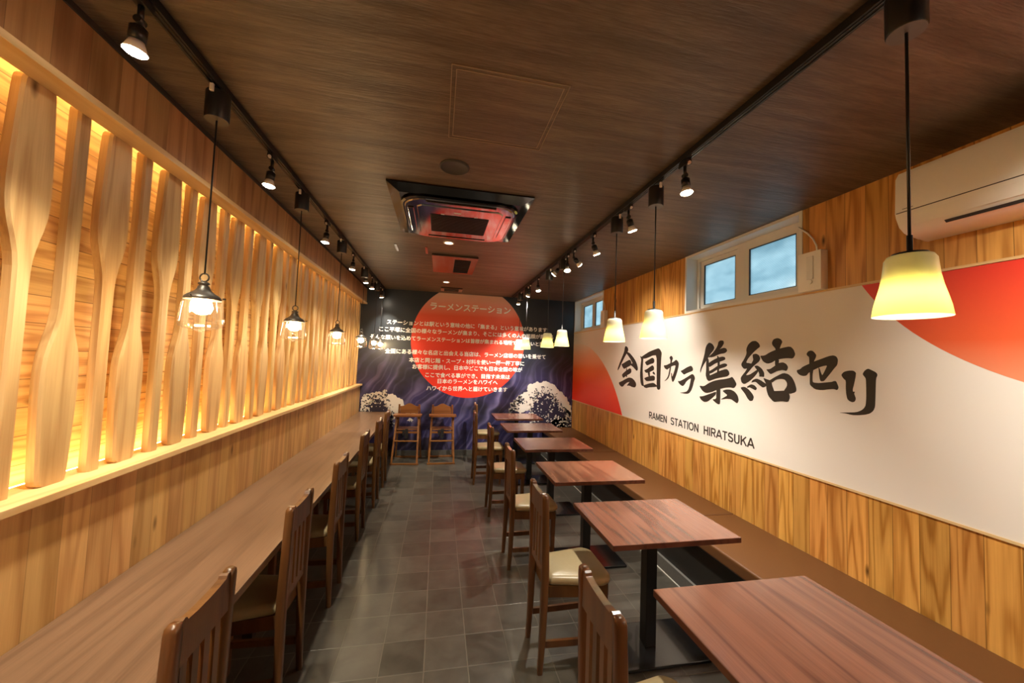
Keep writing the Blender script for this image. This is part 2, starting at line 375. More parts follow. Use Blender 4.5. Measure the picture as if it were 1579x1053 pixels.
def obj(name, bm, mats, parent=None, loc=None):
    bmesh.ops.recalc_face_normals(bm, faces=bm.faces[:])
    me = bpy.data.meshes.new(name); bm.to_mesh(me); bm.free()
    for m in (mats if isinstance(mats, (list, tuple)) else [mats]): me.materials.append(M[m] if isinstance(m, str) else m)
    o = bpy.data.objects.new(name, me); COL.objects.link(o)
    if parent is not None: o.parent = parent
    if loc: o.location = loc
    return o
def box(name, mat, b, parent=None, bevel=0.0):
    return obj(name, bm_box(BM(), *b, bevel=bevel), mat, parent)
def smooth(o, ang=40):
    for p in o.data.polygons: p.use_smooth = True
    try: o.data.set_sharp_from_angle(angle=math.radians(ang))
    except Exception: pass
    return o
def tag(o, label, cat, group=None):
    o['label'] = label; o['category'] = cat
    if group: o['group'] = group
    return o
def struct(o, kind='structure'):
    o['kind'] = kind; return o
def thing(name, label, cat, loc=(0,0,0), rz=0.0, group=None):
    o = bpy.data.objects.new(name, None); COL.objects.link(o)
    o.empty_display_size = 0.05; o.location = loc; o.rotation_euler = (0, 0, rz)
    return tag(o, label, cat, group)
def copy_tree(src, parent=None):
    c = src.copy(); COL.objects.link(c)
    if parent is not None: c.parent = parent
    for ch in list(src.children): copy_tree(ch, c)
    return c
def instance(src, label, loc, rz=0.0):
    c = copy_tree(src); c.location = loc; c.rotation_euler = (0, 0, rz); c['label'] = label
    return c
ORD = ['first','second','third','fourth','fifth','sixth','seventh','eighth','ninth','tenth','eleventh','twelfth','thirteenth','fourteenth','fifteenth','sixteenth','seventeenth','eighteenth','nineteenth','twentieth']

# ------------------------------------------------------------------ room shell
struct(box('floor', 'floor_tile', (-1.6, 2.6, YF-0.1, YB+0.1, -0.1, 0.0)))
struct(box('ceiling', 'ceiling_paper', (-1.6, 2.6, YF-0.1, YB+0.1, ZC, ZC+0.1)))
struct(box('wall_back', 'night_print', (-1.6, 2.6, YB, YB+0.12, 0, ZC)))
struct(box('wall_front', 'back_plain', (-1.6, 2.6, YF-0.12, YF, 0, ZC)))
b = BM(); bm_box(b, XL-0.16, XL, YF, YB, 0, 1.105)
wl = struct(obj('wall_left', b, 'cedar_lower'))
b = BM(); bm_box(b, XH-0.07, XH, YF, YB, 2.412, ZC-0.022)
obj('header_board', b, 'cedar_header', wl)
b = BM(); bm_box(b, XN-0.1, XN, YF, YB, 1.0, ZC); bm_box(b, XN, -1.25, YB-0.03, YB, 1.1, ZC)
obj('niche_back', b, 'cedar_niche', wl)
# sill the oars stand on, rail they hang under, dark strip painted as the shadow gap at the ceiling
struct(box('trim_1', 'pine_trim', (-1.325, -1.160, YF, YB, 1.105, 1.130), bevel=0.003))
struct(box('trim_2', 'pine_trim', (-1.238, -1.152, YF, YB, 2.388, 2.412), bevel=0.003))
struct(box('shadow_line_strip', 'dark_trim', (XH-0.05, XH+0.006, YF, YB, ZC-0.022, ZC)))
# right wall, with two window openings in the upper band
W1 = (1.985, 3.165); W2 = (4.985, 6.145); WZ0 = 2.100
b = BM(); bm_box(b, XR, XR+0.22, YF, YB, 0, WZ0)
for y0, y1 in ((YF, W1[0]), (W1[1], W2[0]), (W2[1], YB)): bm_box(b, XR, XR+0.22, y0, y1, WZ0, ZC)
struct(obj('wall_right', b, 'cedar_right'))
struct(box('trim_4', 'pine_trim', (XR, XR+0.008, YF, YB, 0.930, 0.942)) )
struct(box('trim_5', 'pine_trim', (XR, XR+0.012, YF, YB, 2.088, 2.100)) )
for n in ('trim_4', 'trim_5'):
    bpy.data.objects[n].location.x = -0.008 if n == 'trim_4' else -0.012
struct(box('baseboard_back', 'fascia_tile', (XL, 1.78, YB-0.012, YB, 0, 0.092), bevel=0.002))

def window(name, y0, y1):
    z0, z1 = WZ0, ZC
    w = struct(obj(name, BM_frame(y0, y1, z0, z1, XR-0.006, XR+0.20, 0.022), 'window_white'))
    xa = XR+0.125; q = (y1-y0)/1.18
    obj('window_frame', BM_frame(y0+0.022, y1-0.022, z0+0.022, z1-0.022, XR+0.11, XR+0.18, 0.03), 'alu_frame', w)
    # (outer y0, y1), (glass y0, y1), plane
    for (a, c), (ga, gc), dx in (((0.640,1.128),(0.705,1.085),0.020), ((0.052,0.660),(0.140,0.545),0.0)):
        a, c, ga, gc = (y0+v*q for v in (a, c, ga, gc)); sz0, sz1, gz0, gz1 = z0+0.052, z1-0.030, z0+0.082, z1-0.094
        s = BM(); u0, u1 = xa+dx-0.016, xa+dx+0.016
        bm_box(s, u0, u1, a, c, sz0, gz0); bm_box(s, u0, u1, a, c, gz1, sz1); bm_box(s, u0, u1, a, ga, gz0, gz1); bm_box(s, u0, u1, gc, c, gz0, gz1)
        s = obj('sash', s, 'alu_frame', w)
        box('pane', 'frosted_glass', (xa+dx, xa+dx+0.005, ga, gc, gz0, gz1), s)
        obj('glazing_seal', BM_frame(ga, gc, gz0, gz1, u0-0.001, u0+0.012, 0.005), 'dark_seal', s)
    return w
def BM_frame(y0, y1, z0, z1, xa, xb, t):
    b = BM()
    bm_box(b, xa, xb, y0, y1, z0, z0+t); bm_box(b, xa, xb, y0, y1, z1-t, z1)
    bm_box(b, xa, xb, y0, y0+t, z0+t, z1-t); bm_box(b, xa, xb, y1-t, y1, z0+t, z1-t)
    return b
w1 = window('window_1', *W1); w2 = window('window_2', *W2)

# ------------------------------------------------------------------ right wall mural
def clip_circle(cy, cz, r, y0, y1, z0, z1, n=160):
    pts = [(cy+r*math.cos(2*PI*i/n), cz+r*math.sin(2*PI*i/n)) for i in range(n)]
    for axis, lim, keep in ((0, y0, 1), (0, y1, -1), (1, z0, 1), (1, z1, -1)):
        out = []
        for i, p in enumerate(pts):
            q = pts[(i+1) % len(pts)]
            ip, iq = (p[axis]-lim)*keep >= 0, (q[axis]-lim)*keep >= 0
            if ip: out.append(p)
            if ip != iq:
                t = (lim-p[axis])/(q[axis]-p[axis]); out.append((p[0]+(q[0]-p[0])*t, p[1]+(q[1]-p[1])*t))
        pts = out
    return pts
mural = tag(box('wall_mural', 'mural_white', (XR-0.004, XR, YF, YB-0.001, 0.942, 2.088)),
            'long white wall mural with red suns and big black brush lettering on the right wall', 'mural')
def flat_poly(bm, pts, x, mi=0):
    """thin printed shape on the right wall"""
    return bm_prism(bm, pts, 'X', x-0.0006, x, mi)
s1 = obj('red_sun', flat_poly(BM(), clip_circle(5.982, 0.059, 1.849, 4.0, YB-0.002, 0.943, 2.087), XR-0.004), 'sun_left', mural)
s2 = obj('red_sun', flat_poly(BM(), clip_circle(0.617, 2.677, 1.180, YF+0.01, 2.0, 0.943, 2.087), XR-0.004), 'sun_right', mural)
def chaikin(p):
    o = []
    for i in range(len(p)):
        a, c = p[i], p[(i+1) % len(p)]
        o += [(a[0]*.8+c[0]*.2, a[1]*.8+c[1]*.2), (a[0]*.2+c[0]*.8, a[1]*.2+c[1]*.8)]
    return o
CALLI = [[[4300,1823,4253,1804,4234,1771,4257,1742,4327,1679,4412,1591,4459,1536,4503,1501,4502,1534,4448,1611,4382,1693,4337,1753,4326,1806],
[4264,1748,4198,1731,4121,1686,4058,1639,4021,1593,4001,1550,4008,1525,4029,1518,4066,1538,4116,1565,4166,1580,4173,1596,4124,1606,4137,1619,4182,1660,4235,1699,4276,1725],
[4405,1588,4344,1606,4271,1630,4201,1650,4169,1638,4148,1603,4172,1577,4255,1555,4327,1530,4362,1545],
[4385,1457,4319,1494,4241,1526,4184,1546,4154,1532,4150,1500,4175,1480,4238,1461,4303,1435,4342,1416,4370,1431],
[4278,1548,4261,1548,4250,1431,4278,1430],
[4464,1352,4381,1374,4301,1402,4211,1430,4135,1428,4073,1403,4036,1371,4032,1344,4057,1319,4118,1318,4194,1331,4258,1323,4195,1370,4183,1377,4247,1366,4312,1336,4351,1306,4399,1302,4449,1326]],
[[3961,1698,3937,1689,3886,1668,3890,1620,3898,1535,3889,1451,3876,1392,3863,1351,3908,1350,3937,1387,3952,1478,3940,1600,3930,1655],
[3937,1680,3854,1713,3770,1742,3668,1764,3589,1779,3555,1759,3529,1728,3538,1664,3544,1553,3548,1425,3543,1348,3571,1332,3600,1338,3611,1365,3615,1522,3621,1703,3696,1700,3767,1680,3853,1663,3908,1665],
[3880,1355,3842,1367,3758,1388,3676,1402,3626,1386,3596,1366,3655,1356,3756,1345,3814,1331,3852,1337],
[3857,1623,3788,1648,3705,1677,3669,1663,3663,1634,3683,1614,3744,1604,3807,1585],
[3864,1530,3805,1547,3743,1575,3697,1594,3666,1571,3670,1540,3721,1524,3772,1507,3825,1502],
[3791,1509,3746,1517,3745,1465,3771,1463],
[3685,1525,3660,1517,3639,1490,3674,1494,3695,1507],
[3861,1440,3802,1459,3729,1474,3669,1480,3646,1464,3652,1427,3717,1420,3801,1409,3833,1421]],
[[3488,1597,3448,1598,3394,1616,3334,1633,3304,1647,3286,1658,3253,1639,3240,1618,3248,1582,3265,1536,3286,1494,3307,1456,3329,1432,3344,1438,3358,1472,3365,1527,3352,1518,3345,1482,3327,1510,3306,1557,3290,1601,3333,1596,3366,1586,3400,1568,3431,1551,3467,1564,3484,1580],
[3396,1677,3369,1698,3346,1686,3336,1668,3353,1640,3360,1616,3366,1579,3373,1546,3387,1498,3409,1464,3444,1443,3479,1431,3436,1460,3410,1492,3396,1540,3385,1583,3379,1625,3376,1651]],
[[3216,1547,3175,1562,3121,1586,3063,1604,3043,1588,3035,1571,3042,1554,3081,1543,3127,1528,3162,1513,3191,1530],
[3255,1450,3224,1448,3172,1469,3113,1496,3067,1518,3042,1527,3019,1514,3006,1487,3022,1457,3033,1418,3055,1373,3083,1345,3116,1335,3169,1334,3225,1336,3163,1346,3123,1356,3097,1378,3081,1414,3069,1454,3061,1486,3092,1474,3128,1450,3151,1422,3174,1404,3202,1407,3238,1427]],
[[2830,1812,2789,1796,2767,1766,2776,1743,2816,1708,2844,1673,2865,1649,2898,1612,2923,1575,2936,1538,2941,1563,2920,1618,2899,1673,2883,1721,2875,1763,2859,1792],
[2722,1811,2699,1824,2665,1820,2660,1797,2680,1770,2713,1745,2760,1714,2795,1685,2832,1679,2832,1688,2784,1720,2749,1754,2729,1782],
[2752,1728,2714,1748,2661,1761,2635,1755,2622,1735,2646,1716,2698,1710,2736,1699,2775,1685,2815,1679,2775,1705],
[2857,1679,2836,1667,2831,1632,2830,1584,2817,1526,2821,1479,2854,1495,2869,1523,2863,1577,2864,1631],
[2839,1628,2799,1650,2743,1673,2682,1688,2649,1685,2641,1665,2667,1654,2712,1642,2759,1627,2806,1603,2826,1596],
[2826,1561,2782,1580,2727,1610,2659,1632,2630,1629,2619,1616,2644,1601,2696,1588,2742,1573,2789,1548,2821,1538],
[2736,1696,2720,1691,2705,1662,2704,1611,2715,1554,2734,1530,2727,1605,2728,1662],
[2862,1512,2813,1526,2757,1546,2704,1568,2629,1588,2604,1569,2597,1545,2618,1526,2673,1516,2733,1504,2780,1490,2829,1473,2854,1489],
[2945,1427,2891,1424,2828,1458,2764,1482,2703,1495,2643,1504,2593,1515,2568,1526,2544,1502,2522,1469,2547,1436,2592,1439,2642,1432,2687,1420,2740,1404,2795,1382,2860,1367,2903,1381,2933,1408],
[2736,1416,2694,1425,2693,1369,2696,1293,2715,1287,2746,1298,2786,1322,2739,1330,2739,1370],
[2945,1331,2902,1336,2852,1353,2795,1373,2740,1393,2747,1363,2794,1327,2842,1295,2884,1287,2927,1306],
[2671,1405,2628,1420,2585,1423,2543,1411,2512,1382,2501,1346,2515,1319,2542,1331,2577,1346,2627,1345,2693,1330,2656,1350,2613,1374,2642,1388]],
[[2432,1746,2413,1782,2379,1804,2346,1805,2319,1787,2307,1761,2333,1744,2363,1722,2394,1694,2419,1668,2434,1640,2400,1638,2363,1628,2381,1608,2412,1599,2453,1591,2479,1618,2476,1636,2451,1668,2428,1710],
[2372,1704,2342,1710,2316,1697,2305,1674,2315,1652,2345,1631,2375,1608,2405,1576,2437,1544,2399,1551,2362,1573,2327,1594,2321,1582,2332,1564,2362,1532,2399,1502,2449,1474,2475,1487,2485,1520,2469,1542,2437,1575,2418,1606,2381,1638,2366,1664,2372,1684],
[2360,1618,2327,1622,2292,1600,2272,1571,2272,1540,2292,1541,2315,1540,2312,1555,2321,1579,2339,1594],
[2488,1446,2449,1457,2411,1442,2374,1410,2360,1387,2370,1358,2395,1352,2416,1368,2442,1404],
[2423,1459,2386,1480,2356,1475,2332,1454,2344,1437,2371,1446,2398,1456,2420,1449],
[2383,1490,2374,1511,2338,1526,2303,1516,2269,1498,2241,1486,2268,1467,2285,1463,2314,1480,2344,1501,2371,1496],
[2209,1785,2198,1809,2166,1818,2140,1808,2128,1789,2140,1766,2148,1745,2150,1736,2179,1732,2182,1746,2203,1766],
[2307,1694,2267,1695,2230,1716,2182,1734,2130,1747,2070,1757,2046,1734,2034,1702,2050,1674,2089,1677,2135,1673,2182,1661,2214,1643,2247,1636,2278,1650,2295,1672],
[2183,1665,2153,1670,2158,1623,2184,1623],
[2255,1596,2224,1598,2192,1618,2160,1642,2124,1649,2099,1638,2085,1616,2097,1589,2124,1596,2166,1588,2192,1575,2219,1562,2238,1578],
[2280,1534,2252,1526,2213,1517,2208,1488,2189,1443,2170,1374,2194,1371,2235,1405,2252,1451,2254,1490],
[2230,1516,2197,1537,2160,1557,2119,1576,2084,1570,2055,1547,2036,1510,2026,1471,2032,1453,2075,1437,2119,1449,2092,1488,2092,1511,2109,1532,2140,1535,2176,1528,2211,1502],
[2213,1445,2160,1450,2109,1457,2077,1439,2072,1413,2084,1382,2129,1384,2194,1371,2229,1403]],
[[2023,1599,2003,1604,1981,1623,1942,1641,1906,1658,1863,1674,1819,1691,1793,1695,1777,1688,1768,1670,1772,1638,1788,1619,1809,1590,1831,1561,1850,1537,1869,1535,1875,1550,1879,1581,1882,1621,1875,1613,1866,1584,1859,1572,1850,1588,1839,1611,1829,1634,1852,1630,1880,1620,1912,1604,1936,1590,1948,1581,1957,1567,1980,1561,2006,1568,2022,1584],
[1958,1705,1947,1721,1929,1727,1912,1719,1895,1697,1900,1678,1911,1658,1914,1608,1920,1573,1920,1528,1907,1524,1878,1524,1836,1531,1804,1536,1788,1543,1778,1541,1770,1521,1765,1505,1773,1489,1791,1495,1823,1490,1864,1481,1904,1483,1936,1508,1937,1529,1936,1573,1940,1631,1940,1684,1953,1693]],
[[1751,1580,1736,1599,1711,1607,1686,1608,1672,1597,1675,1570,1683,1531,1690,1501,1689,1488,1678,1490,1683,1478,1678,1464,1674,1450,1680,1433,1693,1428,1709,1434,1719,1445,1724,1474,1726,1507,1725,1549,1737,1558],
[1640,1590,1629,1610,1613,1622,1596,1614,1574,1602,1568,1589,1575,1570,1577,1525,1579,1469,1581,1418,1589,1395,1605,1378,1628,1368,1662,1360,1694,1356,1729,1360,1766,1359,1724,1366,1672,1375,1648,1388,1633,1403,1625,1421,1622,1464,1622,1521,1623,1562,1626,1571]]]

for ch in CALLI:
    b = BM()
    for k, q in enumerate(ch):
        pts = chaikin([(q[i]/1000, q[i+1]/1000) for i in range(0, len(q), 2)])
        bm_prism(b, pts, 'X', XR-0.0052-0.00012*k, XR-0.004)
    obj('brush_character', b, 'ink', mural)

_dg = None
def text_mesh(name, body, mat, parent, x0, x1, zc, origin, right, up, normal, bold=0.012, lift=0.001):
    """a line of printed text, fitted between x0 and x1 along `right`"""
    c = bpy.data.curves.new(name, 'FONT'); c.body = body; c.size = 1.0; c.offset = 0.0; c.resolution_u = 2
    t = bpy.data.objects.new('tmp', c); COL.objects.link(t)
    dg = bpy.context.evaluated_depsgraph_get(); dg.update()
    me = bpy.data.meshes.new_from_object(t.evaluated_get(dg))
    bpy.data.objects.remove(t); 
    xs = [v.co.x for v in me.vertices]; ys = [v.co.y for v in me.vertices]
    s = (x1-x0)/(max(xs)-min(xs)); xm = min(xs); ym = (min(ys)+max(ys))/2
    for v in me.vertices:
        p = Vector(origin) + Vector(right)*(x0+(v.co.x-xm)*s) + Vector(up)*(zc+(v.co.y-ym)*s) + Vector(normal)*lift
        v.co = p
    # cut the line where a wide gap separates two runs of characters
    R3 = Vector(right); iv = []
    par = list(range(len(me.vertices)))
    def find(i):
        while par[i] != i: par[i] = par[par[i]]; i = par[i]
        return i
    for p in me.polygons:
        for v in p.vertices[1:]: par[find(v)] = find(p.vertices[0])
    ext = {}
    for v in me.vertices:
        k = find(v.index); x = v.co.dot(R3); e = ext.get(k); ext[k] = (min(x, e[0]), max(x, e[1])) if e else (x, x)
    ivs = sorted(ext.values()); cuts = []; hi = ivs[0][1]
    for a, c in ivs:
        if a-hi > 0.22*s: cuts.append((a+hi)/2)
        hi = max(hi, c)
    runs = {}
    for p in me.polygons:
        x = sum(me.vertices[i].co.dot(R3) for i in p.vertices)/len(p.vertices)
        runs.setdefault(sum(x > q for q in cuts), []).append(p)
    for k in sorted(runs):
        idx = {}; vs = []; fs = []
        for p in runs[k]:
            f = []
            for i in p.vertices:
                if i not in idx: idx[i] = len(vs); vs.append(tuple(me.vertices[i].co))
                f.append(idx[i])
            fs.append(f)
        v0, f0 = list(vs), list(fs); e = bold*s; vs, fs = [], []
        for j, (dx, dz) in enumerate(((0,0),(e,0),(-e,0),(0,e),(0,-e))):      # heavier strokes
            d = Vector(right)*dx + Vector(up)*dz + Vector(normal)*(0.00004*j); n0 = len(vs)
            vs += [tuple(Vector(q)+d) for q in v0]; fs += [[i+n0 for i in f] for f in f0]
        m2 = bpy.data.meshes.new(name); m2.from_pydata(vs, [], fs); m2.materials.append(M[mat])
        o = bpy.data.objects.new(name, m2); COL.objects.link(o); o.parent = parent
    bpy.data.meshes.remove(me)
def grotesk_word(word, x0, x1, zc, height):
    """a printed word in wide bold sans capitals on the right wall; x runs towards the camera"""
    def arc(cx, cz, rx, rz, a0, a1, n=10): return [(cx+rx*math.cos(math.radians(a0+(a1-a0)*i/n)), cz+rz*math.sin(math.radians(a0+(a1-a0)*i/n))) for i in range(n+1)]
    L = {'A': (0.92, [[(0.07,0),(0.46,1)],[(0.46,1),(0.85,0)],[(0.2,0.30),(0.72,0.30)]]),
         'E': (0.74, [[(0.15,0),(0.15,1)],[(0.08,0.93),(0.70,0.93)],[(0.08,0.52),(0.65,0.52)],[(0.08,0.07),(0.71,0.07)]]),
         'H': (0.86, [[(0.15,0),(0.15,1)],[(0.71,0),(0.71,1)],[(0.15,0.52),(0.71,0.52)]]),
         'I': (0.32, [[(0.16,0),(0.16,1)]]),
         'K': (0.88, [[(0.15,0),(0.15,1)],[(0.76,1),(0.20,0.42)],[(0.38,0.62),(0.80,0)]]),
         'M': (1.02, [[(0.15,0),(0.15,1)],[(0.87,0),(0.87,1)],[(0.15,1),(0.51,0.10)],[(0.51,0.10),(0.87,1)]]),
         'N': (0.88, [[(0.15,0),(0.15,1)],[(0.73,0),(0.73,1)],[(0.15,0.96),(0.73,0.04)]]),
         'O': (0.98, [arc(0.49,0.5,0.38,0.44,0,360,24)]),
         'R': (0.86, [[(0.15,0),(0.15,1)],[(0.15,0.93)]+[(0.48,0.93)]+arc(0.52,0.70,0.20,0.23,90,-90,8)+[(0.15,0.47)],[(0.46,0.47),(0.74,0)]]),
         'S': (0.84, [arc(0.43,0.72,0.29,0.22,20,180,8)+[(0.18,0.60),(0.43,0.51),(0.68,0.40)]+arc(0.42,0.29,0.29,0.23,0,-165,8)]),
         'T': (0.78, [[(0.39,0),(0.39,1)],[(0.04,0.93),(0.74,0.93)]]),
         'U': (0.86, [[(0.15,1),(0.15,0.34)]+arc(0.43,0.34,0.28,0.28,180,360,10)+[(0.71,1)]])}
    tot = sum(L[c][0] for c in word); s = (x1-x0)/tot; b = BM(); x = x0; k = 0
    for c in word:
        for st in L[c][1]:
            p = [Vector((q[0]*s, (q[1]-0.5)*height)) for q in st]; w = 0.092*height; A = []; B = []
            for i in range(len(p)):
                d = (p[min(i+1, len(p)-1)]-p[max(i-1, 0)]).normalized(); n = Vector((-d.y, d.x))*w
                A.append(p[i]+n); B.append(p[i]-n)
            k += 1
            for i in range(len(p)-1):
                q = [A[i], A[i+1], B[i+1], B[i]]
                bm_prism(b, [(-(x+v.x), zc+min(max(v.y, -height/2), height/2)) for v in q], 'X', XR-0.0046-0.00004*(k % 5), XR-0.004)
        x += L[c][0]*s
    return obj('caption_word', b, 'ink', mural)
grotesk_word('RAMEN', -3.752, -3.418, 1.043, 0.074)
grotesk_word('STATION', -3.362, -2.948, 1.043, 0.074)
grotesk_word('HIRATSUKA', -2.890, -2.352, 1.043, 0.074)


# ------------------------------------------------------------------ back wall mural (printed on the dark wall)
bm_m = tag(box('wave_mural', 'night_print', (XL+0.02, XR-0.006, YB-0.004, YB, 0.092, ZC-0.001)),
           'dark navy wall mural with red sun, white Japanese text and foaming waves', 'mural')
def back_poly(bm, pts, y, mi=0): return bm_prism(bm, pts, 'Y', y-0.0006, y, mi)
obj('red_sun', back_poly(BM(), clip_circle(0.480, 1.876, 0.938, -1.1, 2.3, 0.5, ZC-0.003), YB-0.004), 'sun_back', bm_m)
LINES = [('ラーメンステーション', -0.174, 1.157, 2.423, 0.030),
 ('ステーションとは駅という意味の他に「集まる」という意味があります', -0.839, 1.810, 2.128, 0.030),
 ('ここ平塚に全国の様々なラーメンが集まり、そこには多くの人の笑顔が集まる', -0.951, 1.931, 2.008, 0.030),
 ('そんな願いを込めてラーメンステーションは皆様が集まれる場所でありたいと思います', -1.082, 1.995, 1.880, 0.030),
 ('全国にある様々な名店と出会える当店は、ラーメン店様の想いを乗せて', -0.846, 1.803, 1.662, 0.030),
 ('本店と同じ麺・スープ・材料を使い一杯一杯丁寧に', -0.470, 1.428, 1.534, 0.030),
 ('お客様に提供し、日本中どこでも日本全国の味が', -0.414, 1.397, 1.428, 0.030),
 ('ここで食べる事ができ、目指す未来は', -0.204, 1.188, 1.300, 0.030),
 ('日本のラーメンをハワイへ', -0.003, 0.980, 1.203, 0.030),
 ('ハワイから世界へと届けていきます', -0.174, 1.151, 1.086, 0.030)]
for body, x0, x1, z, bo in LINES:
    text_mesh('printed_text_line', body, 'print_white', bm_m, x0, x1, z, (0, YB-0.0046, 0), (1,0,0), (0,0,1), (0,-1,0), bo)
rng = random.Random(5)
def wave_print(outline, inner, dots, seed):
    """a plain cresting wave: white foam cap with a lacy edge, navy body flecked with spray"""
    r = random.Random(seed); b = BM()
    def lacy(pts, amp, n):
        o = []; q = []
        for i in range(len(pts)):
            a, c = Vector(pts[i]), Vector(pts[(i+1) % len(pts)]); k = max(1, int((c-a).length/n))
            q += [(a+(c-a)*(j/k), Vector((-(c-a).y, (c-a).x)).normalized()) for j in range(k)]
        ph = r.uniform(0, 9)
        for i, (p, nrm) in enumerate(q):
            w = math.sin(i*0.9+ph)*0.5 + math.sin(i*0.37+2*ph)*0.8
            p = p + nrm*(amp*w + r.uniform(-amp, amp)*0.9)
            o.append((min(max(p.x, XL+0.022), XR-0.010), p.y))
        return o
    def blob(x, z, rr, y, mi):
        k = r.choice((2, 3)); ph = r.uniform(0, 6)
        if XL+0.03 < x-rr and x+rr < XR-0.012:
            back_poly(b, [(x+rr*(1+.35*math.cos(k*2*PI*i/10+ph))*math.cos(2*PI*i/10), z+rr*(1+.35*math.cos(k*2*PI*i/10+ph))*math.sin(2*PI*i/10)) for i in range(10)], y, mi)
    big = max(p[0] for p in outline)-min(p[0] for p in outline) > 0.5
    back_poly(b, lacy(outline, 0.014 if big else 0.006, 0.022), YB-0.0042, 0)
    back_poly(b, lacy(inner, 0.026 if big else 0.006, 0.020), YB-0.0049, 1)
    def edge(pts):
        i = r.randrange(len(pts)); a, c = Vector(pts[i]), Vector(pts[(i+1) % len(pts)]); return a+(c-a)*r.random()
    def inside(x, z):
        c = False
        for i in range(len(inner)):
            (xa, za), (xb, zb) = inner[i], inner[i-1]
            if (za > z) != (zb > z) and x < (xb-xa)*(z-za)/(zb-za)+xa: c = not c
        return c
    xs = [p[0] for p in inner]; zs = [p[1] for p in inner]; k = 0
    while k < dots:                                   # spray on the navy body
        x, z = r.uniform(min(xs), max(xs)), r.uniform(min(zs), max(zs))
        if not inside(x, z): continue
        k += 1; blob(x, z, r.choice((0.005, 0.007, 0.009, 0.012)), YB-0.0056, 0)
    if big:
        for i in range(int(dots*1.3)):                # foam fingers reaching into the body
            p = edge(inner); blob(p.x+r.uniform(-.05,.05), p.y+r.uniform(-.06,.03), r.uniform(0.008,0.020), YB-0.0053, 0)
        for i in range(int(dots*1.2)):                # dark gaps in the foam next to the body
            p = edge(inner); blob(p.x+r.uniform(-.09,.05), p.y+r.uniform(-.02,.10), r.uniform(0.005,0.014), YB-0.0059, 1)
        for i in range(int(dots*0.8)):                # torn foam along the left of the crest
            p = edge(outline[:5]); blob(p.x+r.uniform(-.035,.03), p.y+r.uniform(-.03,.02), r.uniform(0.008,0.022), YB-0.0044, 0)
            p = edge(outline[:5]); blob(p.x+r.uniform(0.0,.10), p.y+r.uniform(-.07,-.01), r.uniform(0.005,0.013), YB-0.0047, 1)
    return obj('wave_print', b, ['foam_white', 'wave_navy'], bm_m)
wave_print([(1.20,0.70),(1.27,0.80),(1.25,0.86),(1.38,0.90),(1.36,1.00),(1.50,1.07),(1.54,1.18),(1.68,1.235),(1.80,1.24),(1.94,1.20),(2.07,1.10),(2.19,0.97),(2.305,0.82),(2.305,0.66),(2.14,0.72),(1.98,0.76),(1.70,0.72),(1.58,0.78),(1.48,0.74),(1.40,0.68),(1.34,0.72)],
           [(1.60,0.62),(1.56,0.80),(1.62,0.95),(1.72,1.06),(1.84,1.06),(1.95,0.98),(2.04,0.89),(2.12,0.79),(2.20,0.70),(2.25,0.60),(2.29,0.42),(1.66,0.42)], 110, 3)
wave_print([(1.66,0.54),(1.74,0.60),(1.82,0.68),(1.92,0.73),(2.04,0.795),(2.16,0.79),(2.305,0.71),(2.305,0.58),(2.18,0.60),(2.04,0.57),(1.90,0.54),(1.78,0.50)],
           [(1.86,0.46),(1.92,0.57),(2.03,0.63),(2.12,0.60),(2.20,0.63),(2.305,0.58),(2.305,0.40),(1.86,0.40)], 30, 4)
wave_print([(-1.168,0.70),(-1.168,0.90),(-1.08,0.955),(-0.95,1.00),(-0.82,1.012),(-0.70,0.98),(-0.60,0.91),(-0.52,0.85),(-0.50,0.79),(-0.56,0.72),(-0.60,0.62),(-0.78,0.62),(-1.0,0.62)],
           [(-1.15,0.60),(-1.14,0.76),(-1.04,0.85),(-0.94,0.89),(-0.84,0.88),(-0.75,0.80),(-0.70,0.66),(-0.70,0.50),(-1.15,0.50)], 60, 6)
wave_print([(-0.52,0.66),(-0.46,0.70),(-0.36,0.72),(-0.30,0.69),(-0.36,0.665)], [(-0.42,0.675),(-0.40,0.685),(-0.37,0.675)], 2, 8)
wave_print([(-0.46,0.56),(-0.41,0.61),(-0.36,0.57),(-0.38,0.53)], [(-0.42,0.55),(-0.40,0.565),(-0.385,0.545)], 1, 9)

# ------------------------------------------------------------------ oars of the left wall
def oar_mesh():
    b = BM()
    # half-width profile, blade at the bottom with rounded corners; the handle runs to the top
    prof = [(0.000,0.033),(0.003,0.042),(0.010,0.0475),(0.022,0.0505),(0.06,0.053),(0.16,0.0580),(0.26,0.0625),(0.33,0.0640),(0.38,0.0630),(0.42,0.0590),(0.46,0.0500),(0.50,0.0390),(0.54,0.0300),(0.58,0.0255),(0.65,0.0240),(0.75,0.0238),(1.00,0.0242),(1.262,0.0250),(1.275,0.0235)]
    rings = []
    for z, h in prof:
        t = 0.0185; e = 0.007
        rings.append([(-t, -h+e, z), (-t+e, -h, z), (t-e, -h, z), (t, -h+e, z), (t, h-e, z), (t-e, h, z), (-t+e, h, z), (-t, h-e, z)])
    bm_loft(b, rings)
    return b
OX = -1.2585
lab = 'pale oar on the left wall, blade %s, %s such from the wave mural'
protoA = obj('wooden_oar', oar_mesh(), 'oar_wood')
b = oar_mesh()
for v in b.verts: v.co.z = 1.275 - v.co.z; v.co.y = -v.co.y
protoB = obj('wooden_oar', b, 'oar_wood')
ks = list(range(-4, 32)); nA = nB = 0; usedA = usedB = False
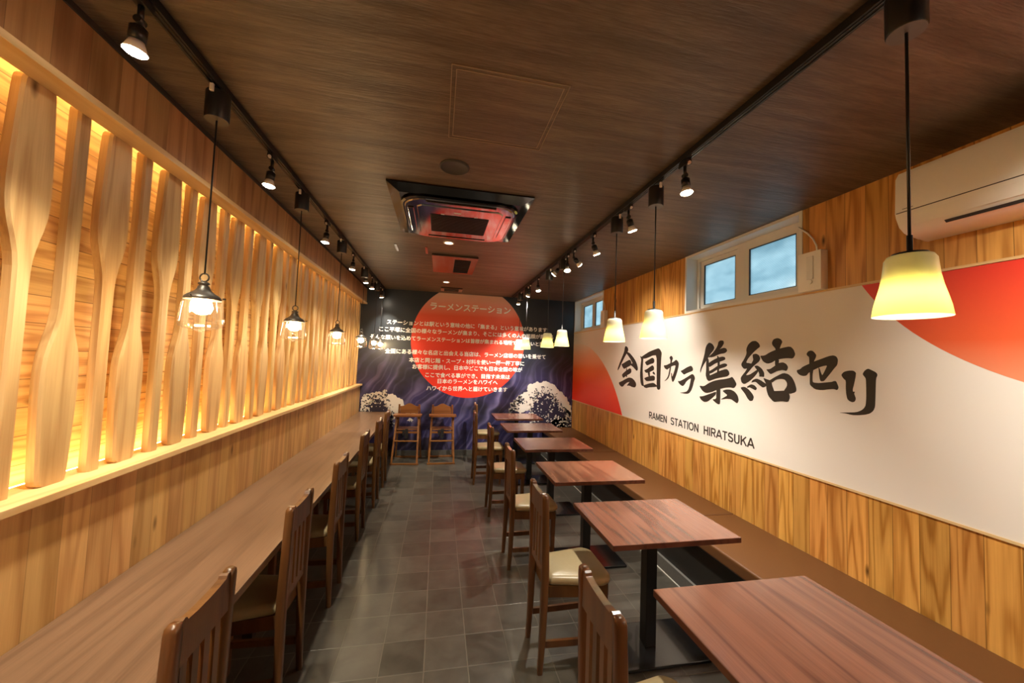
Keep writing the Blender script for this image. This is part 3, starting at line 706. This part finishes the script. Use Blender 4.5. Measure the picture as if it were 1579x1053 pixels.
for k in reversed(ks):
    y = 1.515 + 0.1465*k
    if y > YB-0.08: continue
    down = k % 2 == 0
    src = protoA if down else protoB
    first = not (usedA if down else usedB)
    o = src if first else src.copy()
    if not first: COL.objects.link(o)
    if down: usedA = True; nA += 1; n = nA
    else: usedB = True; nB += 1; n = nB
    o.location = (OX, y + (0.0 if k < 0 else 0.012*math.sin(k*2.3)*0.5), 1.130 if down else 1.128)
    tag(o, lab % ('down' if down else 'up', ORD[n-1] if n <= 20 else 'last'), 'oar', 'wooden oars lining the left wall')
# hidden LED strips behind the oars
tag(box('led_strip', 'led_strip', (-1.372, -1.340, YF+0.1, YB-0.1, 1.108, 1.116)), 'glowing amber LED strip hidden behind the sill at the oars\' feet', 'light strip', 'LED strips behind the oars')
tag(box('led_strip', 'led_strip', (-1.262, -1.250, YF+0.1, YB-0.1, 2.555, 2.585)), 'glowing amber LED strip hidden behind the header above the oars', 'light strip', 'LED strips behind the oars')
struct(box('trim_6', 'cedar_niche', (XN, -1.325, YF, YB, 1.09, 1.106)))

# ------------------------------------------------------------------ counter
ct = thing('bar_counter', 'long dark walnut bar counter running along the left wall', 'counter', (0,0,0))
SEAM = 4.55
box('counter_top', 'walnut_counter', (XL+0.001, -0.695, YF+0.02, SEAM-0.001, CT-0.034, CT), ct, 0.003)
box('counter_top', 'walnut_counter', (XL+0.001, -0.695, SEAM+0.001, YB-0.009, CT-0.034, CT), ct, 0.003)
for y in (0.75, 2.36, 3.1, 3.95, 4.55, 5.5):
    bq = BM(); bm_box(bq, -0.99, -0.94, y-0.025, y+0.025, 0, CT-0.034); bm_box(bq, -1.18, -0.78, y-0.02, y+0.02, CT-0.07, CT-0.034)
    obj('support_leg', bq, 'dark_trim', ct)

# ------------------------------------------------------------------ dining chair (faces +X, origin on the floor under the back posts)
def make_chair():
    t = thing('dining_chair', 'x', 'chair')
    BW = 0.128      # half distance of the post centres
    def post(s):
        b = BM(); rings = []
        for z, xo, hx, hy in ((0,-0.012,0.013,0.0125),(0.18,-0.004,0.016,0.015),(0.43,0.0,0.019,0.0165),(0.52,0.0,0.019,0.0165),(0.80,-0.008,0.017,0.0165),(0.878,-0.011,0.0165,0.0165),(0.892,-0.0115,0.0155,0.014),(0.899,-0.0118,0.011,0.009)):
            y = s*BW; e = 0.004
            rings.append([(xo-hx, y-hy+e, z),(xo-hx+e, y-hy, z),(xo+hx-e, y-hy, z),(xo+hx, y-hy+e, z),(xo+hx, y+hy-e, z),(xo+hx-e, y+hy, z),(xo-hx+e, y+hy, z),(xo-hx, y+hy-e, z)])
        bm_loft(b, rings); return smooth(obj('back_post', b, 'chair_wood', t), 50)
    post(1); post(-1)
    b = BM(); yi = BW-0.0166
    top = [(-yi,0.893),(-yi+0.010,0.896),(-yi+0.018,0.892),(-yi+0.023,0.884),(-0.05,0.880),(0,0.879),(0.05,0.880),(yi-0.023,0.884),(yi-0.018,0.892),(yi-0.010,0.896),(yi,0.893)]
    bm_prism(b, top + [(yi,0.775),(-yi,0.775)], 'X', -0.022, 0.002); obj('crest_rail', b, 'chair_wood', t)
    box('lower_rail', 'chair_wood', (-0.010, 0.012, -yi, yi, 0.478, 0.520), t, 0.003)
    for k in range(4):
        y = (-1.5+k)*0.052
        box('back_slat', 'chair_wood', (-0.013, -0.001, y-0.014, y+0.014, 0.519, 0.776), t)
    # seat frame and front legs
    b = BM()
    bm_prism(b, [(0.018,-0.125),(0.335,-0.158),(0.345,-0.150),(0.345,0.150),(0.335,0.158),(0.018,0.125)], 'Z', 0.372, 0.430)
    obj('seat_frame', b, 'chair_wood', t)
    for s in (1, -1):
        b = BM(); y = s*0.139; rings = []
        for z, h in ((0,0.0125),(0.2,0.0155),(0.3715,0.0175)):
            rings.append([(0.322-h,y-h,z),(0.322+h,y-h,z),(0.322+h,y+h,z),(0.322-h,y+h,z)])
        bm_loft(b, rings); obj('front_leg', b, 'chair_wood', t)
        b = BM(); y0, y1 = s*BW, s*0.139
        bm_loft(b, [[(0.012,y0-0.008,0.128),(0.012,y0+0.008,0.128),(0.012,y0+0.008,0.160),(0.012,y0-0.008,0.160)],[(0.308,y1-0.008,0.128),(0.308,y1+0.008,0.128),(0.308,y1+0.008,0.160),(0.308,y1-0.008,0.160)]])
        obj('side_stretcher', b, 'chair_wood', t)
    # padded seat: rounded trapezium, domed
    def outline(scale, z, n=8):
        cs = [(0.022,-0.126,0.020),(0.368,-0.170,0.065),(0.368,0.170,0.065),(0.022,0.126,0.020)]
        o = []; cx, cy = 0.195, 0
        dirs = [(-1,-1),(1,-1),(1,1),(-1,1)]; st = [PI, 1.5*PI, 0, 0.5*PI]
        for (x, y, r), (dx, dy), a0 in zip(cs, dirs, st):
            for i in range(n+1):
                a = a0 + 0.5*PI*i/n
                px, py = x-dx*r+r*math.cos(a), y-dy*r+r*math.sin(a)
                o.append((cx+(px-cx)*scale[0], cy+(py-cy)*scale[1], z))
        return o
    b = BM()
    rings = [outline((0.95,0.95),0.4305), outline((0.985,0.985),0.436), outline((1,1),0.448), outline((0.99,0.99),0.460), outline((0.95,0.94),0.469), outline((0.84,0.82),0.474), outline((0.5,0.5),0.477), outline((0.15,0.15),0.478)]
    bm_loft(b, rings, True, True, 0, True); obj('seat_cushion', b, 'cream_vinyl', t)
    return t
chair = make_chair()
GR = 'dining chairs at the small tables'; GL = 'chairs pushed in along the counter'
right = [(0.536,1.105,0.0,'nearest to the camera'),(0.590,2.020,0.0,'second from the camera'),(0.606,2.960,0.0,'third from the camera'),(0.580,3.915,0.0,'fourth from the camera'),(0.510,4.870,0.0,'fifth from the camera'),(0.605,5.780,0.0,'last, by the wave mural')]
for i, (x, y, rz, w) in enumerate(right):
    L = 'brown chair with cream seat in the table row, ' + w
    if i == 0:
        chair.location = (x, y, 0); chair.rotation_euler = (0,0,rz); tag(chair, L, 'chair', GR); c = chair
    else: c = instance(chair, L, (x, y, 0), rz); c['group'] = GR
left = [(-0.640,1.240,'nearest to the camera'),(-0.634,1.975,'second from the camera'),(-0.624,2.700,'third from the camera'),(-0.629,3.545,'fourth from the camera'),(-0.614,4.250,'fifth from the camera'),(-0.612,4.865,'farthest, beside the high chair')]
for x, y, w in left:
    c = instance(chair, 'brown chair tucked under the left counter, ' + w, (x, y, 0), PI); c['group'] = GL

# ------------------------------------------------------------------ tables
def make_table():
    t = thing('pedestal_table', 'x', 'table')
    b = BM(); bm_box(b, -0.363, 0.363, -0.2725, 0.2725, 0.682, 0.710, 1, 0.002, 1)
    for f in b.faces:
        if f.calc_center_median().z > 0.7095: f.material_index = 0
    bmesh.ops.recalc_face_normals(b, faces=b.faces[:])
    obj('table_top', b, ['walnut_table', 'table_edge'], t)
    b = BM(); bm_box(b, -0.032, 0.032, -0.032, 0.032, 0.018, 0.674, 0, 0.003); obj('post', b, 'black_metal', t)
    b = BM(); bm_box(b, -0.19, 0.19, -0.15, 0.15, 0.674, 0.682); obj('mounting_plate', b, 'black_metal', t)
    b = BM(); bm_box(b, -0.285, 0.285, -0.165, 0.165, 0.004, 0.018, 0, 0.004); obj('base_plate', b, 'black_gloss', t)
    for sx in (-1, 1):
        for sy in (-1, 1):
            b = BM(); bm_cyl(b, (sx*0.25, sy*0.135, 0), (sx*0.25, sy*0.135, 0.0045), 0.018); obj('foot', b, 'dark_seal', t)
    return t
table = make_table()
TY = [1.095, 1.980, 2.905, 3.880, 4.840, 5.745]
TW = ['nearest to the camera', 'second from the camera', 'third from the camera', 'fourth from the camera', 'fifth from the camera', 'farthest, against the wave mural']
for i, (y, w) in enumerate(zip(TY, TW)):
    L = 'small reddish walnut table on a black post by the bench, ' + w
    if i == 0: table.location = (1.238, y, 0); tag(table, L, 'table', 'small tables along the bench')
    else: instance(table, L, (1.238, y, 0))

# ------------------------------------------------------------------ bench along the right wall
def bench(y0, y1, label):
    t = thing('banquette_bench', label, 'bench', (0, 0, 0), 0, 'bench sections along the right wall')
    b = BM(); bm_box(b, 1.765, XR-0.002, y0+0.002, y1-0.002, 0.385, 0.462, 0, 0.018, 4)
    smooth(obj('seat_pad', b, 'brown_vinyl', t), 50)
    b = BM(); bm_box(b, 1.800, XR-0.002, y0, y1, 0.10, 0.384); obj('front_panel', b, 'dark_vinyl', t)
    b = BM(); bm_box(b, 1.780, XR-0.002, y0, y1, 0.0, 0.10); obj('plinth', b, 'fascia_tile', t)
    b = BM(); bm_box(b, 1.776, 1.780, y0, y1, 0.0, 0.006); obj('plinth_edge', b, 'alu_frame', t)
    return t
bench(0.63, 2.538, 'brown vinyl wall bench section behind the two nearest tables')
bench(2.538, 4.450, 'brown vinyl wall bench section behind the third and fourth tables')
bench(4.450, YB-0.016, 'brown vinyl wall bench section at the far end by the wave mural')

# ------------------------------------------------------------------ high chairs against the back wall
def make_high_chair():
    t = thing('high_chair', 'x', 'high chair')      # faces -Y; origin on the floor at the middle
    W = 0.17
    def bar(name, p0, p1, hx, hy, mat='highchair_wood'):
        b = BM(); p0, p1 = Vector(p0), Vector(p1)
        bm_loft(b, [[(p.x-hx,p.y-hy,p.z),(p.x+hx,p.y-hy,p.z),(p.x+hx,p.y+hy,p.z),(p.x-hx,p.y+hy,p.z)] for p in (p0, p1)])
        return obj(name, b, mat, t)
    for s in (-1, 1):
        bar('front_leg', (s*0.182,-0.215,0.02), (s*0.160,-0.03,0.688), 0.013, 0.013)
        bar('rear_leg', (s*0.190,0.205,0.02), (s*0.150,0.075,0.845), 0.012, 0.014)
        b = BM(); bm_box(b, s*0.160-0.012, s*0.160+0.012, -0.14, 0.11, 0.655, 0.688, 0, 0.003); obj('armrest', b, 'highchair_wood', t)
        b = BM(); bm_box(b, s*0.160-0.010, s*0.160+0.010, -0.075, 0.135, 0.455, 0.480); obj('seat_rail', b, 'highchair_wood', t)
    for y, nm in ((-0.215,'front_runner'),(0.205,'rear_runner')):
        b = BM(); bm_box(b, -0.205, 0.205, y-0.016, y+0.016, 0.0, 0.022, 0, 0.003); obj(nm, b, 'highchair_wood', t)
    b = BM(); bm_box(b, -0.168, 0.168, -0.155, -0.135, 0.318, 0.338, 0, 0.003); bm_box(b, -0.168, 0.168, -0.20, -0.15, 0.330, 0.342, 0, 0.003); obj('footrest', b, 'highchair_wood', t)
    b = BM(); bm_box(b, -0.165, 0.165, -0.103, -0.083, 0.435, 0.460); obj('front_rail', b, 'highchair_wood', t)
    b = BM(); bm_box(b, -0.17, 0.17, 0.148, 0.166, 0.395, 0.415); obj('rear_rail', b, 'highchair_wood', t)
    b = BM(); bm_box(b, -0.148, 0.148, -0.10, 0.13, 0.481, 0.496, 0, 0.004); obj('seat', b, 'highchair_wood', t)
    # tray with rounded front
    b = BM(); o = [(-0.205,0.02),(-0.205,-0.12)]
    o += [(-0.205+0.05-0.05*math.cos(a), -0.12-0.05*math.sin(a)) for a in [i*PI/12 for i in range(1,7)]]
    o += [(0.205-0.05+0.05*math.cos(a), -0.12-0.05*math.sin(a)) for a in [i*PI/12 for i in range(6,0,-1)]]
    o += [(0.205,-0.12),(0.205,0.02)]
    bm_prism(b, o, 'Z', 0.6885, 0.712); obj('tray', b, 'highchair_wood', t)
    # shaped backrest board
    b = BM(); n = 16; top = []
    for i in range(n+1):
        x = -0.138+0.276*i/n; q = abs(x)/0.138
        top.append((x, 0.815 + 0.045*(0.5+0.5*math.cos(PI*min(1, q/0.85)))))
    bm_prism(b, [(-0.138,0.705),(0.138,0.705)] + top[::-1], 'Y', 0.085, 0.100); obj('backrest', b, 'highchair_wood', t)
    b = BM(); bm_box(b, -0.022, 0.022, -0.112, -0.1035, 0.36, 0.50); bm_box(b, -0.06, -0.03, -0.112, -0.1035, 0.41, 0.49); obj('safety_strap', b, 'strap', t)
    return t
hc = make_high_chair(); hc.location = (-0.420, 5.885, 0); hc.rotation_euler = (0,0,-0.06)
tag(hc, 'wooden high chair beside the counter end, with black strap, left one', 'high chair', 'high chairs by the wave mural')
h2 = instance(hc, 'wooden high chair standing free under the red sun, right one', (0.095, 5.885, 0), 0.030)

# ------------------------------------------------------------------ lighting tracks and lamps
TXL, TXR = -0.905, 1.165
def track(x, y0, y1, label):
    b = BM(); bm_box(b, x-0.017, x+0.017, y0, y1, ZC-0.030, ZC-0.0005)
    t = tag(obj('lighting_track', b, 'black_metal'), label, 'lighting track', 'black lighting tracks')
    for s in (-1, 1):
        b = BM(); bm_box(b, x+s*0.007-0.002, x+s*0.007+0.002, y0+0.02, y1-0.02, ZC-0.0325, ZC-0.030); obj('track_lip', b, 'black_gloss', t)
    return t
track(TXL, YF+0.3, 6.02, 'long black lighting track on the ceiling above the left counter')
track(TXR, YF+0.3, 6.02, 'long black lighting track on the ceiling above the tables')

def canopy_parts(t, zt):
    b = BM(); bm_lathe(b, [(0.040,0.108),(0.041,0.104),(0.041,0.004),(0.039,0.0)], 28, (0,0,zt), cap0=True); obj('canopy', b, 'black_metal', t)
    b = BM(); bm_lathe(b, [(0.0385,-0.002),(0.0385,0.001)], 28, (0,0,zt), cap0=True, cap1=True); obj('canopy_cover', b, 'grey_cap', t)
    b = BM(); bm_box(b, -0.006, 0.006, -0.05, -0.041, zt+0.09, zt+0.118); obj('track_latch', b, 'white_cap', t)

def make_glass_pendant():
    t = thing('glass_pendant_lamp', 'x', 'pendant lamp')
    canopy_parts(t, 2.500)
    b = BM(); bm_cyl(b, (0,0,1.884), (0,0,2.499), 0.0032, n=8); obj('cord', b, 'black_metal', t)
    b = BM()
    n = 20; bm_tube(b, [(0.0155*math.cos(2*PI*i/n), 0, 1.872+0.0155*math.sin(2*PI*i/n)) for i in range(n+1)], 0.003); obj('hanging_ring', b, 'grey_cap', t)
    b = BM(); bm_lathe(b, [(0.006,1.857),(0.012,1.855),(0.019,1.850),(0.019,1.845),(0.013,1.842),(0.018,1.838),(0.021,1.828),(0.027,1.819),(0.037,1.811),(0.048,1.804),(0.057,1.795),(0.060,1.785),(0.0585,1.784),(0.055,1.792)], 32); 
    for a in (0.4, 2.5, 4.6): bm_cyl(b, (0.060*math.cos(a),0.060*math.sin(a),1.795), (0.071*math.cos(a),0.071*math.sin(a),1.795), 0.003, n=8)
    obj('lamp_cap', b, 'grey_cap', t)
    b = BM(); bm_lathe(b, [(0.054,1.792),(0.059,1.784),(0.062,1.772),(0.065,1.750),(0.0685,1.715),(0.0695,1.694),(0.066,1.682),(0.052,1.674),(0.026,1.670),(0.010,1.664),(0.003,1.661)], 64, ribs=16, amp=0.018); obj('glass_shade', b, 'clear_glass', t)
    b = BM(); bm_cyl(b, (0,0,1.785), (0,0,1.806), 0.014); obj('lamp_socket', b, 'grey_cap', t)
    b = BM(); bm_lathe(b, [(0.012,1.787),(0.020,1.780),(0.031,1.768),(0.034,1.754),(0.029,1.740),(0.016,1.730),(0.001,1.727)], 20); obj('bulb', b, 'bulb_warm', t)
    return t
gp = make_glass_pendant()
GPW = ['nearest and largest', 'second from the camera', 'third from the camera', 'fourth, at the dark mural\'s left edge', 'fifth, against the dark mural', 'sixth, farthest against the mural']
for i, (y, w) in enumerate(zip((1.622, 2.542, 3.530, 4.565, 5.45, 6.0), GPW)):
    L = 'clear glass pendant lamp over the counter, ' + w
    if i == 0: gp.location = (TXL, y, 0); tag(gp, L, 'pendant lamp', 'glass pendant lamps over the counter')
    else: instance(gp, L, (TXL, y, 0))

def make_white_pendant():
    t = thing('white_pendant_lamp', 'x', 'pendant lamp')
    canopy_parts(t, 2.495)
    b = BM(); bm_cyl(b, (0,0,1.945), (0,0,2.494), 0.0036, n=8); obj('cord', b, 'black_metal', t)
    b = BM(); bm_lathe(b, [(0.0035,1.955),(0.006,1.953),(0.006,1.912),(0.012,1.911),(0.034,1.907),(0.036,1.901),(0.036,1.898)], 24, cap1=True); obj('lamp_holder', b, 'black_metal', t)
    prof = [(0.030,1.9035),(0.043,1.900),(0.0485,1.890),(0.0500,1.872),(0.0525,1.848),(0.0570,1.822),(0.0635,1.795),(0.0690,1.770),(0.0725,1.745)]
    b = BM(); bm_lathe(b, prof, 40); obj('lamp_shade', b, 'milk_glass', t)
    b = BM(); bm_lathe(b, [(0.016,1.897),(0.018,1.822)], 14, cap0=True, cap1=True); obj('lamp_socket', b, 'white_cap', t)
    b = BM(); bm_lathe(b, [(0.014,1.8215),(0.024,1.806),(0.029,1.790),(0.027,1.774),(0.016,1.762),(0.001,1.759)], 20); obj('bulb', b, 'bulb_shade', t)
    return t
wp = make_white_pendant()
WPW = ['nearest and largest, beside the air conditioner', 'second from the camera', 'third from the camera', 'fourth, right one before the dark mural', 'fifth, left one before the dark mural', 'sixth, right one before the red sun', 'seventh, left one before the red sun']
for i, (y, w) in enumerate(zip((0.717, 1.861, 2.330, 3.430, 3.925, 4.965, 5.41), WPW)):
    L = 'white bell pendant lamp over the tables, ' + w
    if i == 0: wp.location = (TXR, y, 0); tag(wp, L, 'pendant lamp', 'white pendant lamps over the tables')
    else: instance(wp, L, (TXR, y, 0))

def spot_lamp(x, y, aim, power, label, grp, face, zt=0.0, size=75):
    """track spot: adaptor, stem, swivelling head and glowing face; aim is a direction"""
    t = thing('track_spotlight', label, 'spotlight', (x, y, 0), 0, grp)
    b = BM(); bm_box(b, -0.014, 0.014, -0.032, 0.032, ZC-0.060, ZC-0.0335, 0, 0.003); obj('track_adaptor', b, 'black_metal', t)
    b = BM(); bm_cyl(b, (0,-0.026,ZC-0.055), (0,-0.038,ZC-0.055), 0.008, n=10); obj('track_latch', b, 'white_cap', t)
    b = BM(); bm_cyl(b, (0,0,ZC-0.060), (0,0,ZC-0.105), 0.008, n=10); bm_cyl(b, (0,-0.012,ZC-0.105), (0,0.012,ZC-0.105), 0.011, n=12); obj('stem', b, 'black_metal', t)
    d = Vector(aim).normalized(); p = Vector((0,0,ZC-0.105))
    b = BM(); q = p + d*0.014
    bm_cyl(b, q, q+d*0.008, 0.012, 0.020); bm_cyl(b, q+d*0.008, q+d*0.046, 0.021, 0.021); obj('lamp_head', b, 'black_metal', t)
    b = BM(); bm_cyl(b, q+d*0.046, q+d*0.078, 0.017, 0.029, n=20); hd = obj('bulb_cone', b, 'white_cap', t)
    b = BM(); bm_cyl(b, q+d*0.0785, q+d*0.084, 0.0285, 0.022, n=20); obj('bulb_face', b, face, hd)
    if power:
        l = bpy.data.lights.new('spot_beam', 'SPOT'); l.energy = power; l.color = (1.0, 0.88, 0.68) if x < 0 else (1.0, 0.92, 0.79)
        l.spot_size = math.radians(size); l.spot_blend = 0.8; l.shadow_soft_size = 0.03
        lo = bpy.data.objects.new('spot_beam', l); COL.objects.link(lo)
        lo.location = Vector((x, y, 0)) + q + d*0.090
        lo.rotation_euler = d.to_track_quat('-Z', 'Y').to_euler()
    return t
SG = 'track spotlights over the counter'
LS = [(1.235,(-0.10,0.05,-1),'nearest to the camera, glaring'),(2.105,(-0.1,0.0,-1),'second from the camera'),(3.080,(-0.1,0.0,-1),'third from the camera'),(3.990,(-0.1,0.05,-1),'fourth from the camera'),(4.680,(-0.05,0.1,-1),'fifth from the camera'),(5.075,(0.0,0.05,-1),'sixth from the camera'),(5.800,(0.1,0.42,-1),'seventh, at the far end, lighting the mural')]
for y, aim, w in LS: spot_lamp(TXL, y, aim, P_SPOT_L*(1.1 if y > 5.5 else 1), 'black track spotlight over the counter, ' + w, SG, 'spot_face')
SG2 = 'track spotlights over the tables'
RS = [(1.610,(0.06,-0.10,-1),1,'nearest, pointing down'),(2.170,(0.40,0.1,-1),1,'second, tilted to the wall'),(2.735,(0.45,0.1,-1),1,'third, tilted to the wall'),(3.170,(0.95,0.35,-0.7),0.8,'fourth, turned away to the window'),(3.342,(-0.05,-0.30,-1),1,'fifth, bright and facing the room'),(3.560,(-0.6,0.6,-0.8),0.6,'sixth, turned into the room'),(4.410,(0.05,-0.15,-1),1,'seventh, bright'),(4.830,(-0.15,0.55,-1),1.5,'eighth from the camera'),(5.560,(0.1,0.4,-1),1.1,'ninth, farthest and dark')]
for y, aim, k, w in RS: spot_lamp(TXR, y, aim, P_SPOT_R*k, 'black track spotlight over the tables, ' + w, SG2, 'spot_face_right')
# unseen spots added to the tracks as fill light around the camera
for x, y in ((TXL, 0.35), (TXL, -0.75), (TXR, 0.15), (TXR, -0.75)):
    spot_lamp(x, y, (0.0, 0.35, -1) if x < 0 else (1.0, 0.15, -0.75), P_SPOT_L*1.3 if x < 0 else P_SPOT_R*1.9, 'black track spotlight added as fill, out of frame, %s of the camera over the %s' % ('beside' if y > 0 else 'behind', 'counter' if x < 0 else 'tables'), SG if x < 0 else SG2, 'spot_face', size=95)

# ------------------------------------------------------------------ ceiling fittings
def ceiling_hatch():
    t = thing('ceiling_hatch', 'square ceiling access hatch with thin metal rim, nearest fitting overhead', 'hatch', (0.222, 1.528, ZC))
    def rim(name, h, w, dz, mat):
        b = BM()
        bm_box(b, -h, h, -h, -h+w, -dz, 0); bm_box(b, -h, h, h-w, h, -dz, 0)
        bm_box(b, -h, -h+w, -h+w, h-w, -dz, 0); bm_box(b, h-w, h, -h+w, h-w, -dz, 0)
        return obj(name, b, mat, t)
    rim('outer_rim', 0.226, 0.003, 0.004, 'hatch_rim'); rim('inner_rim', 0.208, 0.003, 0.004, 'hatch_rim')
    rim('shadow_gap', 0.2225, 0.0135, 0.0015, 'ceiling_paper')
    b = BM(); bm_box(b, -0.204, 0.204, -0.204, 0.204, -0.003, 0); obj('hatch_panel', b, 'ceiling_paper', t)
ceiling_hatch()
b = BM(); bm_lathe(b, [(0.082,0.0),(0.082,-0.005),(0.074,-0.009),(0.071,-0.006),(0.01,-0.007)], 36, (0.036,2.033,ZC), cap1=True)
tag(obj('ceiling_speaker', b, 'grey_grille'), 'round dark ceiling speaker grille between hatch and cassette air conditioner', 'speaker')

def cassette():
    t = thing('cassette_air_conditioner', 'black glossy square ceiling cassette air conditioner reflecting the red sun', 'air conditioner', (0.100, 2.738, ZC))
    h = 0.462
    def oct_(r, c, z): return [(-r+c,-r,z),(r-c,-r,z),(r,-r+c,z),(r,r-c,z),(r-c,r,z),(-r+c,r,z),(-r,r-c,z),(-r,-r+c,z)]
    def rnd(r, c, z, n=5):
        o = []
        for sx, sy, a0 in ((-1,-1,PI),(1,-1,1.5*PI),(1,1,0),(-1,1,0.5*PI)):
            o += [(sx*(r-c)+c*math.cos(a0+0.5*PI*i/n), sy*(r-c)+c*math.sin(a0+0.5*PI*i/n), z) for i in range(n+1)]
        return o
    b = BM(); bm_loft(b, [[(-hh,-hh,z),(hh,-hh,z),(hh,hh,z),(-hh,hh,z)] for hh, z in ((h,0.0),(h,-0.010),(0.392,-0.040))]); obj('outer_frame', b, 'cassette_frame', t)
    b = BM(); bm_loft(b, [rnd(0.392,0.15,-0.0405), rnd(0.394,0.15,-0.052), rnd(0.382,0.15,-0.056)]); obj('middle_panel', b, 'cassette_frame', t)
    b = BM(); bm_loft(b, [rnd(0.372,0.14,-0.0562), rnd(0.366,0.14,-0.062)]); obj('face_panel', b, 'cassette_body', t)
    for k in range(4):
        b = BM(); a = k*PI/2
        bm_box(b, -0.23, 0.23, -0.352, -0.312, -0.069, -0.0622, 0, 0.003)
        bmesh.ops.rotate(b, cent=(0,0,0), matrix=Matrix.Rotation(a, 3, 'Z'), verts=b.verts[:]); obj('air_flap', b, 'cassette_body', t)
    b = BM(); bm_loft(b, [oct_(0.290,0.03,-0.0622), oct_(0.285,0.03,-0.068)]); obj('intake_panel', b, 'cassette_body', t)
    b = BM(); bm_box(b, -0.205, 0.205, -0.155, 0.185, -0.0705, -0.0682)
    for i in range(20): bm_box(b, -0.2, 0.2, -0.15+i*0.0172, -0.15+i*0.0172+0.006, -0.0735, -0.0705)
    obj('intake_grille', b, 'cassette_dark', t)
    b = BM(); bm_box(b, -0.045, 0.005, -0.222, -0.205, -0.0692, -0.0682); obj('maker_badge', b, 'white_cap', t)
    for x in (-0.12, 0.11):
        b = BM(); bm_box(b, x-0.012, x+0.012, -0.176, -0.164, -0.0697, -0.0682); obj('grille_catch', b, 'white_cap', t)
cassette()
def downlight(x, y, label):
    t = thing('recessed_downlight', label, 'downlight', (x, y, ZC), 0, 'small ceiling downlights')
    b = BM(); bm_lathe(b, [(0.050,0.0),(0.050,-0.004),(0.040,-0.006),(0.036,-0.003)], 28, cap1=False); obj('trim_ring', b, 'white_plastic', t)
    b = BM(); bm_lathe(b, [(0.038,-0.001),(0.0385,-0.003)], 28, cap0=True, cap1=True); obj('lens', b, 'downlight_face', t)
downlight(0.040, 3.425, 'small round downlight just beyond the cassette air conditioner')
downlight(0.050, 5.250, 'small round downlight close to the wave mural, beyond the red vent')
def vent(x0, x1, y0, y1, gx0, gx1, gy0, gy1, label):
    t = thing('ceiling_vent', label, 'vent', ((x0+x1)/2, (y0+y1)/2, ZC)); cx, cy = (x0+x1)/2, (y0+y1)/2
    b = BM(); bm_box(b, x0-cx, x1-cx, y0-cy, y1-cy, -0.022, 0, 0, 0.004); obj('vent_cover', b, 'vent_panel', t)
    b = BM(); bm_box(b, gx0-cx, gx1-cx, gy0-cy, gy1-cy, -0.024, -0.0222)
    n = 12
    for i in range(n):
        y = gy0-cy+(gy1-gy0)*(i+0.3)/n; bm_box(b, gx0-cx, gx1-cx, y, y+0.008, -0.030, -0.024)
    obj('vent_grille', b, 'cassette_dark', t)
    return t
vent(-0.120, 0.358, 3.82, 4.58, 0.118, 0.290, 3.93, 4.52, 'rectangular ceiling vent reflecting red, with black grille on its right')
vent(-0.020, 0.305, 5.64, 5.88, 0.030, 0.250, 5.69, 5.83, 'small rectangular ceiling vent closest to the wave mural')
for x, y, w in ((-0.457, 3.727, 'left one'), (-0.170, 3.735, 'right one, nearer the vent')):
    b = BM(); bm_box(b, x-0.011, x+0.011, y-0.115, y+0.115, ZC-0.005, ZC)
    tag(obj('ceiling_strip', b, 'vent_panel'), 'short metal cover strip on the ceiling left of the vent, ' + w, 'strip', 'metal ceiling strips')

# ------------------------------------------------------------------ wall-mounted air conditioner, window control box
t = thing('wall_air_conditioner', 'white wall-mounted air conditioner high on the right wall', 'air conditioner', (0,0,0))
ya, yb_ = 0.545, 1.352
prof = [(XR-0.001,2.562),(2.150,2.562),(2.118,2.552),(2.104,2.530),(2.098,2.360),(2.104,2.335),(2.125,2.290),(2.160,2.262),(2.235,2.248),(XR-0.001,2.248)]
b = BM(); bm_prism(b, prof, 'Y', ya, yb_); bmesh.ops.bevel(b, geom=[e for e in b.edges if abs(e.verts[0].co.y-e.verts[1].co.y) < 1e-6 and e.verts[0].co.x < 2.25 and e.verts[1].co.x < 2.25], offset=0.010, segments=3, affect='EDGES')
smooth(obj('housing', b, 'white_plastic', t), 35)
b = BM(); bm_prism(b, [(2.0985,2.352),(2.095,2.352),(2.0985,2.336),(2.119,2.290),(2.122,2.291),(2.103,2.337)], 'Y', ya+0.03, yb_-0.03); obj('air_louver', b, 'white_plastic', t)
b = BM(); bm_prism(b, [(2.1375,2.2775),(2.133,2.2765),(2.145,2.266),(2.150,2.268)], 'Y', ya+0.06, yb_-0.16); obj('outlet_slot', b, 'dark_seal', t)
b = BM(); bm_box(b, 2.0955, 2.0985, ya+0.01, yb_-0.012, 2.3535, 2.3565); obj('panel_seam', b, 'dark_trim', t)
b = BM(); bm_box(b, 2.0972, 2.0985, yb_-0.075, yb_-0.035, 2.368, 2.3705); obj('maker_mark', b, 'grey_cap', t)
def control_box(y0, y1, z0, z1, label):
    t = thing('window_opener_box', label, 'control box', (0,0,0), 0, 'window opener boxes')
    b = BM(); bm_box(b, XR-0.055, XR-0.0005, y0, y1, z0, z1, 0, 0.006); smooth(obj('case', b, 'white_plastic', t))
    b = BM(); bm_box(b, XR-0.062, XR-0.0555, y0+0.045, y0+0.085, z0+0.07, z1-0.03, 0, 0.003); obj('crank_lever', b, 'window_white', t)
    b = BM(); bm_cyl(b, (XR-0.0555, y0+0.065, z0+0.055), (XR-0.062, y0+0.065, z0+0.055), 0.014); obj('knob', b, 'white_plastic', t)
    b = BM(); bm_tube(b, [(XR-0.02,y0+0.05,z1),(XR-0.02,y0+0.055,z1+0.04),(XR-0.015,y0+0.08,z1+0.09),(XR-0.010,y0+0.12,z1+0.14),(XR-0.012,y0+0.18,z1+0.20)], 0.005); obj('cable', b, 'white_plastic', t)
control_box(1.825, 1.972, 2.098, 2.345, 'white window opener box beside the big window, near the wall air conditioner')
control_box(4.845, 4.965, 2.102, 2.345, 'white window opener box beside the far small window')
